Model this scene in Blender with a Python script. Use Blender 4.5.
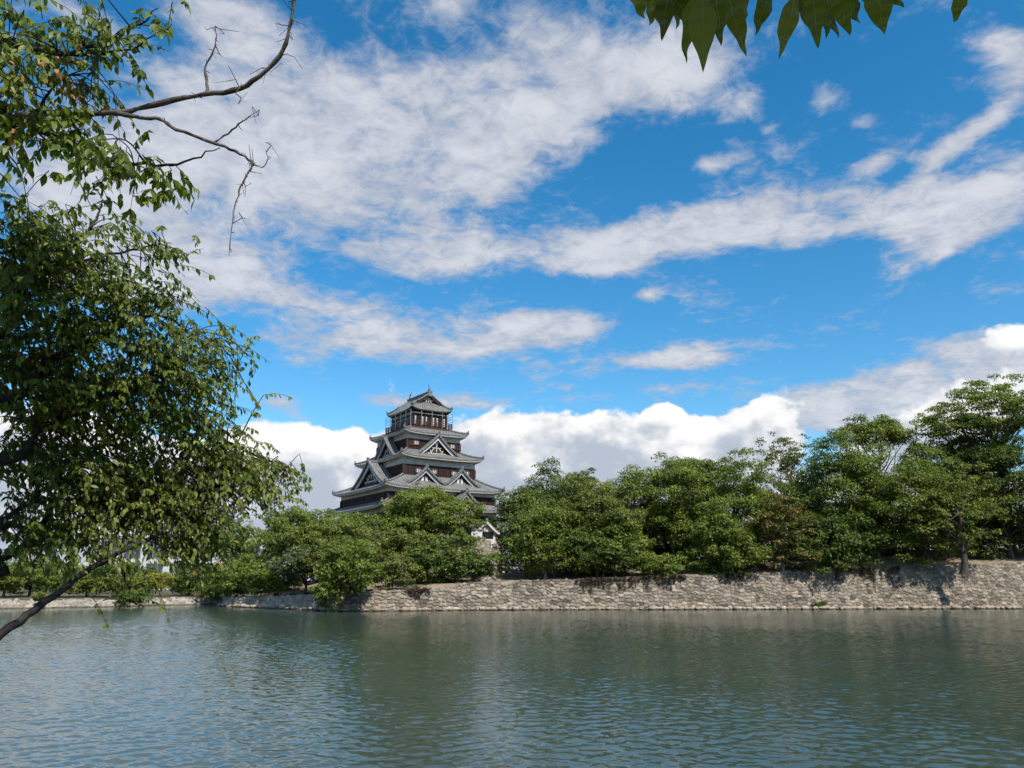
import bpy, math, random
import numpy as np
from math import radians, sin, cos, pi

for o in list(bpy.data.objects):
    bpy.data.objects.remove(o)
SC = bpy.context.scene
COL = SC.collection
rng = np.random.default_rng(7)
random.seed(7)

# ------------------------------------------------------------------ camera
EYE = 3.8
PITCH = radians(14.0)
FPX = 788.0
cam = bpy.data.cameras.new("camera")
cam.sensor_width = 36.0
cam.lens = FPX / 1024 * 36
cam.clip_start = 0.05
cam.clip_end = 20000
cam_o = bpy.data.objects.new("camera", cam)
COL.objects.link(cam_o)
cam_o.location = (0, 0, EYE)
cam_o.rotation_euler = (pi / 2 + PITCH, 0, 0)
SC.camera = cam_o

# ------------------------------------------------------------------ light and exposure
SUN_EL = radians(50)
SUN_AZ = radians(146)          # clockwise from the view direction: behind us, to the right
SUN_DIR = np.array([sin(SUN_AZ) * cos(SUN_EL), cos(SUN_AZ) * cos(SUN_EL), sin(SUN_EL)])
sun = bpy.data.lights.new("sun", 'SUN')
sun.energy = 4.6
sun.angle = radians(0.53)
sun.color = (1.0, 0.94, 0.85)
sun_o = bpy.data.objects.new("sun", sun)
COL.objects.link(sun_o)
sun_o.rotation_euler = (pi / 2 - SUN_EL, 0, pi - SUN_AZ)
SC.view_settings.view_transform = 'Standard'
SC.view_settings.look = 'None'
SC.view_settings.gamma = 1.0
SC.view_settings.exposure = 0.22
SC.view_settings.use_curve_mapping = False
SC.cycles.max_bounces = 7
SC.cycles.diffuse_bounces = 2
SC.cycles.adaptive_threshold = 0.03
SC.cycles.glossy_bounces = 3
SC.cycles.transmission_bounces = 4
SC.cycles.transparent_max_bounces = 6
SC.cycles.caustics_reflective = False
SC.cycles.caustics_refractive = False


def ray(px, py):
    u, v = (px - 512) / FPX, (384 - py) / FPX
    c, s = cos(PITCH), sin(PITCH)
    return np.array([u, c - v * s, s + v * c])


def at(px, py, Y):
    d = ray(px, py)
    t = Y / d[1]
    return np.array([d[0] * t, Y, EYE + d[2] * t])


def on_water(px, py):
    d = ray(px, py)
    t = -EYE / d[2]
    return np.array([d[0] * t, d[1] * t, 0.0])


def azel(px, py):
    d = ray(px, py)
    d = d / np.linalg.norm(d)
    return math.atan2(d[0], d[1]), math.asin(d[2])


# ------------------------------------------------------------------ node helper
class NT:
    def __init__(self, tree):
        self.t = tree
        self.n = tree.nodes
        self.l = tree.links

    def node(self, typ, ins=None, **props):
        n = self.n.new(typ)
        for k, v in props.items():
            setattr(n, k, v)
        for k, v in (ins or {}).items():
            s = n.inputs[k]
            if isinstance(v, bpy.types.NodeSocket):
                self.l.new(v, s)
            else:
                s.default_value = v
        return n

    def math(self, op, a, b=0.0, c=None, clamp=False):
        ins = {0: a, 1: b}
        if c is not None:
            ins[2] = c
        return self.node('ShaderNodeMath', ins, operation=op, use_clamp=clamp).outputs[0]

    def noise(self, vec, scale, detail=6.0, rough=0.55, dist=0.0, dim='3D'):
        return self.node('ShaderNodeTexNoise', {'Vector': vec, 'Scale': scale, 'Detail': detail,
                                               'Roughness': rough, 'Distortion': dist}, noise_dimensions=dim).outputs['Fac']

    def smooth(self, v, a, b, lo=0.0, hi=1.0):
        return self.node('ShaderNodeMapRange', {'Value': v, 'From Min': a, 'From Max': b, 'To Min': lo, 'To Max': hi},
                         interpolation_type='SMOOTHSTEP').outputs[0]

    def lin(self, v, a, b, lo=0.0, hi=1.0):
        return self.node('ShaderNodeMapRange', {'Value': v, 'From Min': a, 'From Max': b, 'To Min': lo, 'To Max': hi}).outputs[0]

    def mix(self, f, a, b, blend='MIX'):
        n = self.node('ShaderNodeMix', data_type='RGBA', blend_type=blend)
        for s, v in ((n.inputs[0], f), (n.inputs[6], a), (n.inputs[7], b)):
            if isinstance(v, bpy.types.NodeSocket):
                self.l.new(v, s)
            elif isinstance(v, (int, float)):
                s.default_value = v
            else:
                s.default_value = (*v, 1.0) if len(v) == 3 else v
        return n.outputs[2]


# ------------------------------------------------------------------ sky with clouds
world = bpy.data.worlds.new("World")
SC.world = world
world.use_nodes = True
W = NT(world.node_tree)
W.n.clear()
sky = W.node('ShaderNodeTexSky', sky_type='NISHITA', sun_disc=False)
sky.sun_elevation = SUN_EL
sky.sun_rotation = SUN_AZ
sky.air_density = 1.0
sky.dust_density = 0.25
sky.ozone_density = 3.0
gen = W.node('ShaderNodeTexCoord').outputs['Generated']
dirn = W.node('ShaderNodeVectorMath', {0: gen}, operation='NORMALIZE').outputs[0]
sx = W.node('ShaderNodeSeparateXYZ', {0: dirn})
az = W.math('ARCTAN2', sx.outputs[0], sx.outputs[1])
el = W.math('ARCSINE', sx.outputs[2])
ae = W.node('ShaderNodeCombineXYZ', {0: az, 1: el, 2: 0.0}).outputs[0]
K = 1 / FPX

# upper cloud layer: (px, py, rx, ry, rotation degrees, weight)
UPPER = [
    (480, 115, 190, 110, 0, 1.0), (345, 160, 220, 120, 0, .9), (230, 125, 170, 130, 0, .85), (610, 70, 170, 90, 0, .8),
    (710, 60, 120, 80, 0, .55), (440, 5, 80, 40, 0, .6), (225, 15, 110, 34, 0, .8), (70, 10, 90, 30, 0, .7),
    (90, 190, 170, 120, 0, .9), (500, 255, 190, 44, 5, .95), (655, 240, 130, 38, 5, .8), (790, 212, 170, 48, 0, 1.0),
    (280, 295, 150, 50, -8, .8), (440, 340, 210, 44, 2, 1.0), (570, 325, 110, 28, 4, .75), (150, 255, 120, 90, 0, .7),
    (940, 152, 32, 16, 8, .8), (915, 188, 20, 20, 0, .6), (825, 95, 45, 30, 0, .5), (1000, 190, 90, 60, 0, .7),
    (1018, 70, 40, 40, 0, .8), (990, 40, 40, 24, 0, .5), (895, 265, 60, 26, 20, .55), (960, 217, 80, 30, 5, .55),
    (648, 295, 26, 13, 0, .8), (285, 402, 42, 14, 0, .75), (705, 350, 100, 24, 0, .75), (640, 365, 130, 16, 0, .55),
    (930, 385, 160, 46, 8, 1.05), (840, 408, 90, 30, 0, .9), (1010, 372, 100, 50, 0, 1.1), (730, 158, 40, 20, 0, .5),
    (420, 402, 130, 14, 0, .75), (600, 262, 70, 22, 0, .7), (890, 150, 60, 20, 0, .4), (770, 395, 90, 26, 0, .5),
    (560, 400, 200, 24, 0, .35), (880, 165, 34, 16, 10, .6), (862, 122, 26, 14, 0, .5), (972, 132, 34, 18, 10, .55), (1000, 112, 30, 16, 0, .5),
    (942, 252, 46, 14, 25, .6), (905, 232, 50, 18, 0, .5), (745, 105, 40, 20, 0, .55), (700, 165, 36, 16, 0, .5), (770, 130, 30, 14, 0, .45), (690, 385, 70, 12, 0, .5), (860, 215, 130, 28, 0, .6),
]
acc = None
for (px, py, rx, ry, rot, w) in UPPER:
    a, e = azel(px, py)
    m = W.node('ShaderNodeMapping', {'Vector': ae, 'Location': (a, e, 0), 'Rotation': (0, 0, radians(rot)),
                                     'Scale': (rx * K, ry * K, 1)}, vector_type='TEXTURE').outputs[0]
    g = W.node('ShaderNodeTexGradient', {'Vector': m}, gradient_type='SPHERICAL').outputs['Fac']
    acc = W.math('MULTIPLY', g, w) if acc is None else W.math('MULTIPLY_ADD', g, w, acc)
# clouds out of the picture's field: a plain scatter behind and beside
side = W.smooth(W.math('ABSOLUTE', az), 0.62, 1.0)
acc = W.math('MULTIPLY_ADD', side, 0.42, acc)
acc = W.smooth(acc, 0.0, 1.0)
den = W.math('ADD', W.math('MAXIMUM', sx.outputs[2], 0.0), 0.16)
pl = W.node('ShaderNodeCombineXYZ', {0: W.math('DIVIDE', sx.outputs[0], den), 1: W.math('DIVIDE', sx.outputs[1], den), 2: 0.0}).outputs[0]
pl2 = W.node('ShaderNodeMapping', {'Vector': pl, 'Scale': (1.0, 1.0, 1), 'Rotation': (0, 0, 0.2)}).outputs[0]
n_big = W.noise(pl2, 4.2, 7.0, 0.63, 0.3)
n_fin = W.noise(pl2, 21.0, 5.0, 0.66, 0.6)
dens = W.math('ADD', W.math('MULTIPLY_ADD', W.math('SUBTRACT', n_big, 0.5), 2.7, W.math('MULTIPLY', acc, 1.02)),
              W.math('MULTIPLY', W.math('SUBTRACT', n_fin, 0.5), 1.2))
al_u = W.smooth(dens, 0.10, 0.95)
al_u = W.math('MULTIPLY', al_u, 0.93)
thick = W.smooth(dens, 0.5, 1.5)
n_sh = W.noise(pl2, 7.0, 4.0, 0.6, 0.3)
shade = W.math('ADD', W.math('MULTIPLY', thick, 0.45), W.math('MULTIPLY', n_sh, 0.6))
c_up = W.mix(W.smooth(shade, 0.2, 0.85), (4.6, 5.0, 5.9), (7.2, 7.4, 7.9))

# low cumulus banks, with sunlit tops
CUM = [
    (300, 455, 90, 46, 0, 1.1), (355, 472, 80, 48, 0, 1.1), (250, 470, 90, 46, 0, 1.0), (470, 446, 100, 52, 0, 1.15), (545, 448, 90, 52, 0, 1.15),
    (620, 456, 90, 50, 0, 1.1), (690, 446, 74, 50, 0, 1.15), (770, 422, 50, 48, 0, 1.25), (742, 458, 74, 44, 0, 1.1),
    (1018, 340, 30, 20, 0, 0.72), (985, 400, 80, 40, 0, .95), (664, 414, 24, 14, 0, .9), (910, 440, 90, 34, 0, .8),
    (100, 480, 200, 60, 0, 1.0), (0, 440, 160, 60, 0, .9),
]
cg = bpy.data.node_groups.new("cumulus_density", 'ShaderNodeTree')
cg.interface.new_socket("Vector", in_out='INPUT', socket_type='NodeSocketVector')
cg.interface.new_socket("Density", in_out='OUTPUT', socket_type='NodeSocketFloat')
Gn = NT(cg)
gi = Gn.node('NodeGroupInput').outputs[0]
acc = None
for (px, py, rx, ry, rot, w) in CUM:
    a, e = azel(px, py)
    m = Gn.node('ShaderNodeMapping', {'Vector': gi, 'Location': (a, e, 0), 'Rotation': (0, 0, radians(rot)),
                                      'Scale': (rx * K, ry * K, 1)}, vector_type='TEXTURE').outputs[0]
    g = Gn.node('ShaderNodeTexGradient', {'Vector': m}, gradient_type='SPHERICAL').outputs['Fac']
    acc = Gn.math('MULTIPLY', g, w) if acc is None else Gn.math('MULTIPLY_ADD', g, w, acc)
sg = Gn.node('ShaderNodeSeparateXYZ', {0: gi})
low = Gn.smooth(sg.outputs[1], 0.175, 0.08)
sidec = Gn.smooth(Gn.math('ABSOLUTE', sg.outputs[0]), 0.6, 0.9)
lowh = Gn.smooth(sg.outputs[1], 0.26, 0.05)
acc = Gn.math('ADD', acc, Gn.math('MULTIPLY', Gn.math('MAXIMUM', low, Gn.math('MULTIPLY', sidec, lowh)), 0.75))
acc = Gn.math('MINIMUM', acc, 1.0)
nv = Gn.node('ShaderNodeMapping', {'Vector': gi, 'Scale': (1.0, 1.35, 1.0)}).outputs[0]
wv = Gn.node('ShaderNodeTexNoise', {'Vector': nv, 'Scale': 14.0, 'Detail': 2.0, 'Roughness': 0.6}).outputs['Color']
wv = Gn.node('ShaderNodeVectorMath', {0: wv, 1: (0.5, 0.5, 0.5)}, operation='SUBTRACT').outputs[0]
wv = Gn.node('ShaderNodeVectorMath', {0: wv, 'Scale': 0.05}, operation='SCALE').outputs[0]
wv = Gn.node('ShaderNodeVectorMath', {0: nv, 1: wv}, operation='ADD').outputs[0]
v1 = Gn.node('ShaderNodeTexVoronoi', {'Vector': wv, 'Scale': 22.0, 'Detail': 2.0, 'Roughness': 0.6, 'Randomness': 1.0}, feature='F1', normalize=True)
n1 = Gn.noise(nv, 8.0, 7.0, 0.64, 0.1)
n0 = Gn.noise(nv, 4.0, 1.0, 0.5)
acc = Gn.math('ADD', acc, Gn.math('MULTIPLY', Gn.math('SUBTRACT', n0, 0.5), 0.9))
acc = Gn.math('SUBTRACT', acc, Gn.smooth(sg.outputs[1], 0.24, 0.36, 0.0, 0.8))
dd = Gn.math('ADD', Gn.math('MULTIPLY', acc, 0.95),
             Gn.math('ADD', Gn.math('MULTIPLY', Gn.math('SUBTRACT', n1, 0.5), 1.75),
                     Gn.math('MULTIPLY', Gn.math('SUBTRACT', 0.45, v1.outputs['Distance']), 0.8)))
go = Gn.node('NodeGroupOutput')
Gn.l.new(dd, go.inputs[0])


def cum(vec):
    n = W.node('ShaderNodeGroup')
    n.node_tree = cg
    W.l.new(vec, n.inputs[0])
    return n.outputs[0]


d0 = cum(ae)
sh = W.node('ShaderNodeVectorMath', {0: ae, 1: (0.008, 0.017, 0)}, operation='ADD').outputs[0]
d1 = cum(sh)
al_c = W.smooth(d0, 0.38, 0.58)
relief = W.math('SUBTRACT', d0, d1)
lit = W.math('ADD', W.math('MULTIPLY', relief, 1.25), W.math('MULTIPLY', W.math('SUBTRACT', W.noise(ae, 10.0, 4.0, 0.55), 0.5), 2.5))
elv = W.smooth(el, 0.10, 0.22)
lit = W.math('ADD', lit, W.math('MULTIPLY', elv, 0.22))
c_cum = W.mix(W.smooth(lit, -0.25, 0.85), (4.7, 5.3, 6.3), (9.9, 9.9, 9.8))

hs = W.node('ShaderNodeHueSaturation', {'Color': sky.outputs[0], 'Saturation': 1.36, 'Value': 1.66, 'Hue': 0.4905}).outputs[0]
c1 = W.mix(al_u, hs, c_up)
c2 = W.mix(al_c, c1, c_cum)
bg = W.node('ShaderNodeBackground', {'Color': c2, 'Strength': 0.088})
wo = W.node('ShaderNodeOutputWorld')
W.l.new(bg.outputs[0], wo.inputs[0])
world.cycles.sampling_method = 'MANUAL'
world.cycles.sample_map_resolution = 512


# ------------------------------------------------------------------ materials
def new_mat(name):
    m = bpy.data.materials.new(name)
    m.use_nodes = True
    t = NT(m.node_tree)
    t.n.clear()
    out = t.node('ShaderNodeOutputMaterial')
    return m, t, out


def simple_mat(name, c0, c1, scale=3.0, rough=0.8, bump=0.0, bscale=12.0, spec=0.3, detail=5.0, stretch=(1, 1, 1)):
    m, t, out = new_mat(name)
    co = t.node('ShaderNodeTexCoord').outputs['Object']
    co = t.node('ShaderNodeMapping', {'Vector': co, 'Scale': stretch}).outputs[0]
    n = t.noise(co, scale, detail, 0.6)
    p = t.node('ShaderNodeBsdfPrincipled', {'Base Color': t.mix(t.smooth(n, 0.3, 0.7), c0, c1), 'Roughness': rough,
                                            'Specular IOR Level': spec})
    if bump:
        b = t.node('ShaderNodeBump', {'Height': t.noise(co, bscale, 5.0, 0.6), 'Strength': 1.0, 'Distance': bump})
        t.l.new(b.outputs[0], p.inputs['Normal'])
    t.l.new(p.outputs[0], out.inputs[0])
    return m


def leaf_mat(name, dark, mid, light, trans=0.35, rough=0.5, spec=0.35, tr_col=None):
    """foliage; each leaf carries its own colour value in the face attribute 'tint'"""
    m, t, out = new_mat(name)
    a = t.node('ShaderNodeAttribute', attribute_name='tint').outputs['Fac']
    ramp = t.node('ShaderNodeValToRGB', {'Fac': a})
    r = ramp.color_ramp
    r.elements[0].color = (*dark, 1)
    r.elements[1].color = (*light, 1)
    e = r.elements.new(0.5)
    e.color = (*mid, 1)
    p = t.node('ShaderNodeBsdfPrincipled', {'Base Color': ramp.outputs[0], 'Roughness': rough, 'Specular IOR Level': spec})
    tcol = t.mix(1.0, ramp.outputs[0], tr_col or (1.15, 1.25, 0.55), 'MULTIPLY')
    tr = t.node('ShaderNodeBsdfTranslucent', {'Color': tcol})
    mx = t.node('ShaderNodeMixShader', {0: trans, 1: p.outputs[0], 2: tr.outputs[0]})
    t.l.new(mx.outputs[0], out.inputs[0])
    return m


def stone_mat(name, c0, c1, c2, gapc):
    m, t, out = new_mat(name)
    co = t.node('ShaderNodeTexCoord').outputs['Object']
    a = t.node('ShaderNodeAttribute', attribute_name='tint').outputs['Fac']
    g = t.node('ShaderNodeAttribute', attribute_name='joint').outputs['Fac']
    ramp = t.node('ShaderNodeValToRGB', {'Fac': a})
    ramp.color_ramp.elements[0].color = (*c0, 1)
    ramp.color_ramp.elements[1].color = (*c2, 1)
    e = ramp.color_ramp.elements.new(0.5)
    e.color = (*c1, 1)
    n = t.noise(co, 5.0, 6.0, 0.65)
    big = t.noise(co, 0.22, 4.0, 0.6)
    col = t.mix(t.smooth(n, 0.35, 0.7), ramp.outputs[0], t.mix(1.0, ramp.outputs[0], (0.62, 0.62, 0.6), 'MULTIPLY'))
    col = t.mix(t.smooth(big, 0.5, 0.72, 0, 0.55), col, (0.10, 0.095, 0.075))
    col = t.mix(g, col, gapc)
    zz = t.node('ShaderNodeSeparateXYZ', {0: co}).outputs[2]
    wet = t.math('MULTIPLY', t.smooth(t.math('ADD', zz, t.math('MULTIPLY', t.noise(co, 1.4, 4.0, 0.6), -0.35)), 0.12, -0.08), 0.75)
    col = t.mix(wet, col, (0.045, 0.045, 0.024))
    b = t.node('ShaderNodeBump', {'Height': t.noise(co, 9.0, 5.0, 0.65), 'Strength': 1.0, 'Distance': 0.05})
    p = t.node('ShaderNodeBsdfPrincipled', {'Base Color': col, 'Roughness': 0.92, 'Specular IOR Level': 0.2, 'Normal': b.outputs[0]})
    t.l.new(p.outputs[0], out.inputs[0])
    return m


def tile_mat(name):
    m, t, out = new_mat(name)
    uv = t.node('ShaderNodeUVMap', uv_map='UVMap').outputs[0]
    su = t.node('ShaderNodeSeparateXYZ', {0: uv})
    co = t.node('ShaderNodeTexCoord').outputs['Object']
    ridge = t.math('ABSOLUTE', t.math('SINE', t.math('MULTIPLY', su.outputs[0], pi / 0.52)))
    row = t.math('FRACT', t.math('DIVIDE', su.outputs[1], 0.38))
    hgt = t.math('ADD', t.math('MULTIPLY', ridge, 0.20), t.math('MULTIPLY', row, -0.03))
    n = t.noise(co, 1.1, 5.0, 0.6)
    n2 = t.noise(co, 14.0, 3.0, 0.6)
    col = t.mix(t.smooth(n, 0.3, 0.7), (0.150, 0.147, 0.140), (0.265, 0.260, 0.248))
    col = t.mix(t.smooth(n2, 0.4, 0.75, 0, 0.5), col, (0.30, 0.30, 0.29))
    b = t.node('ShaderNodeBump', {'Height': hgt, 'Strength': 1.0, 'Distance': 1.0})
    p = t.node('ShaderNodeBsdfPrincipled', {'Base Color': col, 'Roughness': 0.5, 'Specular IOR Level': 0.45, 'Normal': b.outputs[0]})
    t.l.new(p.outputs[0], out.inputs[0])
    return m


def board_mat(name, c0, c1):
    m, t, out = new_mat(name)
    co = t.node('ShaderNodeTexCoord').outputs['Object']
    sp = t.node('ShaderNodeSeparateXYZ', {0: co})
    h = t.math('ADD', sp.outputs[0], sp.outputs[1])
    k = t.math('DIVIDE', h, 0.42)
    fr = t.math('FRACT', k)
    idn = t.node('ShaderNodeTexWhiteNoise', {'W': t.math('FLOOR', k)}, noise_dimensions='1D').outputs[0]
    st = t.noise(t.node('ShaderNodeMapping', {'Vector': co, 'Scale': (3, 3, .5)}).outputs[0], 2.0, 5.0, 0.65)
    col = t.mix(t.math('ADD', t.math('MULTIPLY', idn, 0.5), t.math('MULTIPLY', st, 0.5)), c0, c1)
    gro = t.smooth(t.math('ABSOLUTE', t.math('SUBTRACT', fr, 0.5)), 0.40, 0.5)
    b = t.node('ShaderNodeBump', {'Height': t.math('MULTIPLY', gro, 1.0), 'Strength': 1.0, 'Distance': 0.06})
    p = t.node('ShaderNodeBsdfPrincipled', {'Base Color': col, 'Roughness': 0.75, 'Specular IOR Level': 0.25, 'Normal': b.outputs[0]})
    t.l.new(p.outputs[0], out.inputs[0])
    return m


M = {}
M['tile'] = tile_mat('grey_roof_tile')
M['ridge'] = simple_mat('ridge_tile', (0.10, 0.105, 0.11), (0.22, 0.22, 0.22), 3.0, 0.55)
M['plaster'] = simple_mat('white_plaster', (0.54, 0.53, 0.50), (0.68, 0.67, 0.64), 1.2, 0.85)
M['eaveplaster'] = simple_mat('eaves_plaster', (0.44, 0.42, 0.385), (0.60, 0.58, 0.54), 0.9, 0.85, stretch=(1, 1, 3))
M['board'] = board_mat('dark_boards', (0.016, 0.011, 0.009), (0.050, 0.028, 0.022))
M['timber'] = simple_mat('dark_timber', (0.030, 0.018, 0.014), (0.06, 0.034, 0.026), 4.0, 0.7)
M['redwood'] = simple_mat('red_brown_timber', (0.050, 0.024, 0.019), (0.095, 0.046, 0.036), 4.0, 0.7)
M['dark'] = simple_mat('window_dark', (0.012, 0.012, 0.014), (0.025, 0.025, 0.028), 2.0, 0.3)
M['steel'] = simple_mat('grey_steel', (0.30, 0.31, 0.32), (0.38, 0.39, 0.40), 5.0, 0.45)
M['stone'] = stone_mat('granite_wall', (0.12, 0.098, 0.076), (0.285, 0.240, 0.188), (0.47, 0.40, 0.315), (0.055, 0.045, 0.034))
M['stone_low'] = stone_mat('low_bank_stone', (0.27, 0.24, 0.195), (0.42, 0.375, 0.31), (0.54, 0.485, 0.41), (0.07, 0.06, 0.045))
M['foot'] = stone_mat('pale_footing_stone', (0.30, 0.23, 0.17), (0.44, 0.35, 0.27), (0.60, 0.51, 0.42), (0.05, 0.04, 0.03))
M['earth'] = simple_mat('dry_earth', (0.16, 0.12, 0.08), (0.30, 0.24, 0.17), 0.5, 0.95, 0.15, 2.0)
M['grass'] = simple_mat('ground_cover', (0.06, 0.075, 0.03), (0.17, 0.14, 0.085), 0.35, 0.95, 0.2, 2.5)
M['mud'] = simple_mat('moat_mud', (0.05, 0.05, 0.035), (0.08, 0.075, 0.05), 0.4, 0.95)
M['bark'] = simple_mat('brown_bark', (0.045, 0.034, 0.026), (0.12, 0.095, 0.075), 3.0, 0.9, 0.05, 14.0, stretch=(1, 1, .35))
M['bark_pale'] = simple_mat('pale_bark', (0.16, 0.14, 0.115), (0.32, 0.29, 0.25), 3.0, 0.9, 0.05, 14.0, stretch=(1, 1, .35))
M['bark_cherry'] = simple_mat('cherry_bark', (0.012, 0.009, 0.008), (0.042, 0.032, 0.027), 16.0, 0.75, 0.006, 60.0)
M['bark_bare'] = simple_mat('bare_branch_bark', (0.045, 0.033, 0.029), (0.17, 0.145, 0.125), 9.0, 0.75, 0.005, 70.0)
M['concrete'] = simple_mat('pale_concrete', (0.50, 0.50, 0.48), (0.62, 0.62, 0.60), 0.4, 0.85)
M['glass'] = simple_mat('building_glass', (0.04, 0.055, 0.07), (0.07, 0.09, 0.11), 0.3, 0.12, spec=0.5)
M['midrib'] = simple_mat('leaf_midrib', (0.20, 0.25, 0.05), (0.26, 0.30, 0.08), 30.0, 0.6)
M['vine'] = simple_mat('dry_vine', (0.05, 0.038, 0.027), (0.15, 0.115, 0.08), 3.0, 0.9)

LEAF = {
    'broad': leaf_mat('broad_leaf', (0.054, 0.086, 0.012), (0.140, 0.190, 0.028), (0.240, 0.285, 0.056)),
    'light': leaf_mat('light_leaf', (0.070, 0.106, 0.016), (0.160, 0.212, 0.034), (0.265, 0.305, 0.068)),
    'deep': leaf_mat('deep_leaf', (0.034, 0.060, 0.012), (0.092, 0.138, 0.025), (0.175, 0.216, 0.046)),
    'olive': leaf_mat('olive_leaf', (0.060, 0.080, 0.016), (0.140, 0.172, 0.032), (0.25, 0.265, 0.062)),
    'pine': leaf_mat('pine_needle', (0.040, 0.062, 0.022), (0.085, 0.118, 0.038), (0.15, 0.175, 0.068), trans=0.15),
    'yellow': leaf_mat('yellow_leaf', (0.14, 0.16, 0.020), (0.28, 0.28, 0.035), (0.42, 0.38, 0.06)),
    'russet': leaf_mat('russet_leaf', (0.062, 0.080, 0.018), (0.135, 0.145, 0.032), (0.27, 0.165, 0.05)),
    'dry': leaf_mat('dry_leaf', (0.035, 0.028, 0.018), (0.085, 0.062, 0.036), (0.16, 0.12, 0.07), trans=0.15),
    'cherry': leaf_mat('cherry_leaf', (0.060, 0.098, 0.011), (0.165, 0.220, 0.028), (0.35, 0.375, 0.085), trans=0.5, rough=0.45, spec=0.4),
    'autumn': leaf_mat('autumn_leaf', (0.20, 0.13, 0.04), (0.48, 0.22, 0.08), (0.58, 0.42, 0.18), trans=0.4, tr_col=(1.2, 1.0, 0.7)),
    'overhead': leaf_mat('overhead_leaf', (0.070, 0.080, 0.008), (0.125, 0.138, 0.014), (0.19, 0.195, 0.024), trans=0.52, rough=0.5, spec=0.35, tr_col=(1.4, 1.4, 0.5)),
}


# ------------------------------------------------------------------ mesh helpers
def link(name, me, mat=None, parent=None):
    if mat is not None:
        me.materials.append(mat)
    o = bpy.data.objects.new(name, me)
    COL.objects.link(o)
    if parent is not None:
        o.parent = parent
    return o


def tag(o, label=None, cat=None, group=None, kind=None):
    if label:
        o['label'] = label
    if cat:
        o['category'] = cat
    if group:
        o['group'] = group
    if kind:
        o['kind'] = kind
    return o


def thing(name, loc, label, cat, group=None, rz=0.0):
    o = bpy.data.objects.new(name, None)
    COL.objects.link(o)
    o.location = loc
    o.rotation_euler = (0, 0, rz)
    o.empty_display_size = 0.5
    return tag(o, label, cat, group)


def np_mesh(name, V, F, smooth=False, tint=None, joint=None):
    """V (n,3), F (m,k) fixed-size faces"""
    me = bpy.data.meshes.new(name)
    V = np.asarray(V, dtype=np.float32)
    F = np.asarray(F, dtype=np.int32)
    k = F.shape[1]
    me.vertices.add(len(V))
    me.vertices.foreach_set('co', V.ravel())
    me.loops.add(F.size)
    me.loops.foreach_set('vertex_index', F.ravel())
    me.polygons.add(len(F))
    me.polygons.foreach_set('loop_start', np.arange(0, F.size, k, dtype=np.int32))
    if smooth:
        me.polygons.foreach_set('use_smooth', np.ones(len(F), dtype=bool))
    me.update(calc_edges=True)
    if tint is not None:
        a = me.attributes.new('tint', 'FLOAT', 'FACE')
        a.data.foreach_set('value', np.asarray(tint, dtype=np.float32))
    if joint is not None:
        a = me.attributes.new('joint', 'FLOAT', 'POINT')
        a.data.foreach_set('value', np.asarray(joint, dtype=np.float32))
    return me


class MB:
    """collects polygons (with optional uv) into one mesh"""
    def __init__(self):
        self.v, self.f, self.uv = [], [], []

    def face(self, pts, uvs=None):
        i = len(self.v)
        self.v += [tuple(map(float, p)) for p in pts]
        self.f.append(tuple(range(i, i + len(pts))))
        self.uv.append(uvs or [(p[0], p[1]) for p in pts])

    def box(self, x0, x1, y0, y1, z0, z1):
        p = [(x, y, z) for z in (z0, z1) for y in (y0, y1) for x in (x0, x1)]
        for q in ((0, 2, 3, 1), (4, 5, 7, 6), (0, 1, 5, 4), (2, 6, 7, 3), (0, 4, 6, 2), (1, 3, 7, 5)):
            self.face([p[i] for i in q])

    def bar(self, a, b, w, h, up=(0, 0, 1)):
        a, b, up = np.array(a, float), np.array(b, float), np.array(up, float)
        d = b - a
        d /= np.linalg.norm(d)
        s = np.cross(d, up)
        s /= np.linalg.norm(s)
        u = np.cross(s, d)
        c = [(-w / 2, -h / 2), (w / 2, -h / 2), (w / 2, h / 2), (-w / 2, h / 2)]
        A = [a + s * i + u * j for i, j in c]
        B = [b + s * i + u * j for i, j in c]
        for i in range(4):
            j = (i + 1) % 4
            self.face([A[i], A[j], B[j], B[i]])
        self.face(A[::-1])
        self.face(B)

    def grid(self, P, UV=None, flip=False):
        n, m = len(P), len(P[0])
        for i in range(n - 1):
            for j in range(m - 1):
                q = [(i, j), (i + 1, j), (i + 1, j + 1), (i, j + 1)]
                if flip:
                    q = q[::-1]
                self.face([P[a][b] for a, b in q], None if UV is None else [UV[a][b] for a, b in q])

    def build(self, name, mat, parent=None, smooth=False):
        me = bpy.data.meshes.new(name)
        me.from_pydata(self.v, [], self.f)
        uvl = me.uv_layers.new(name='UVMap')
        flat = [c for fu in self.uv for c in fu]
        uvl.data.foreach_set('uv', np.array(flat, dtype=np.float32).ravel())
        if smooth:
            me.polygons.foreach_set('use_smooth', np.ones(len(me.polygons), dtype=bool))
        me.update()
        return link(name, me, mat, parent)


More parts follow.
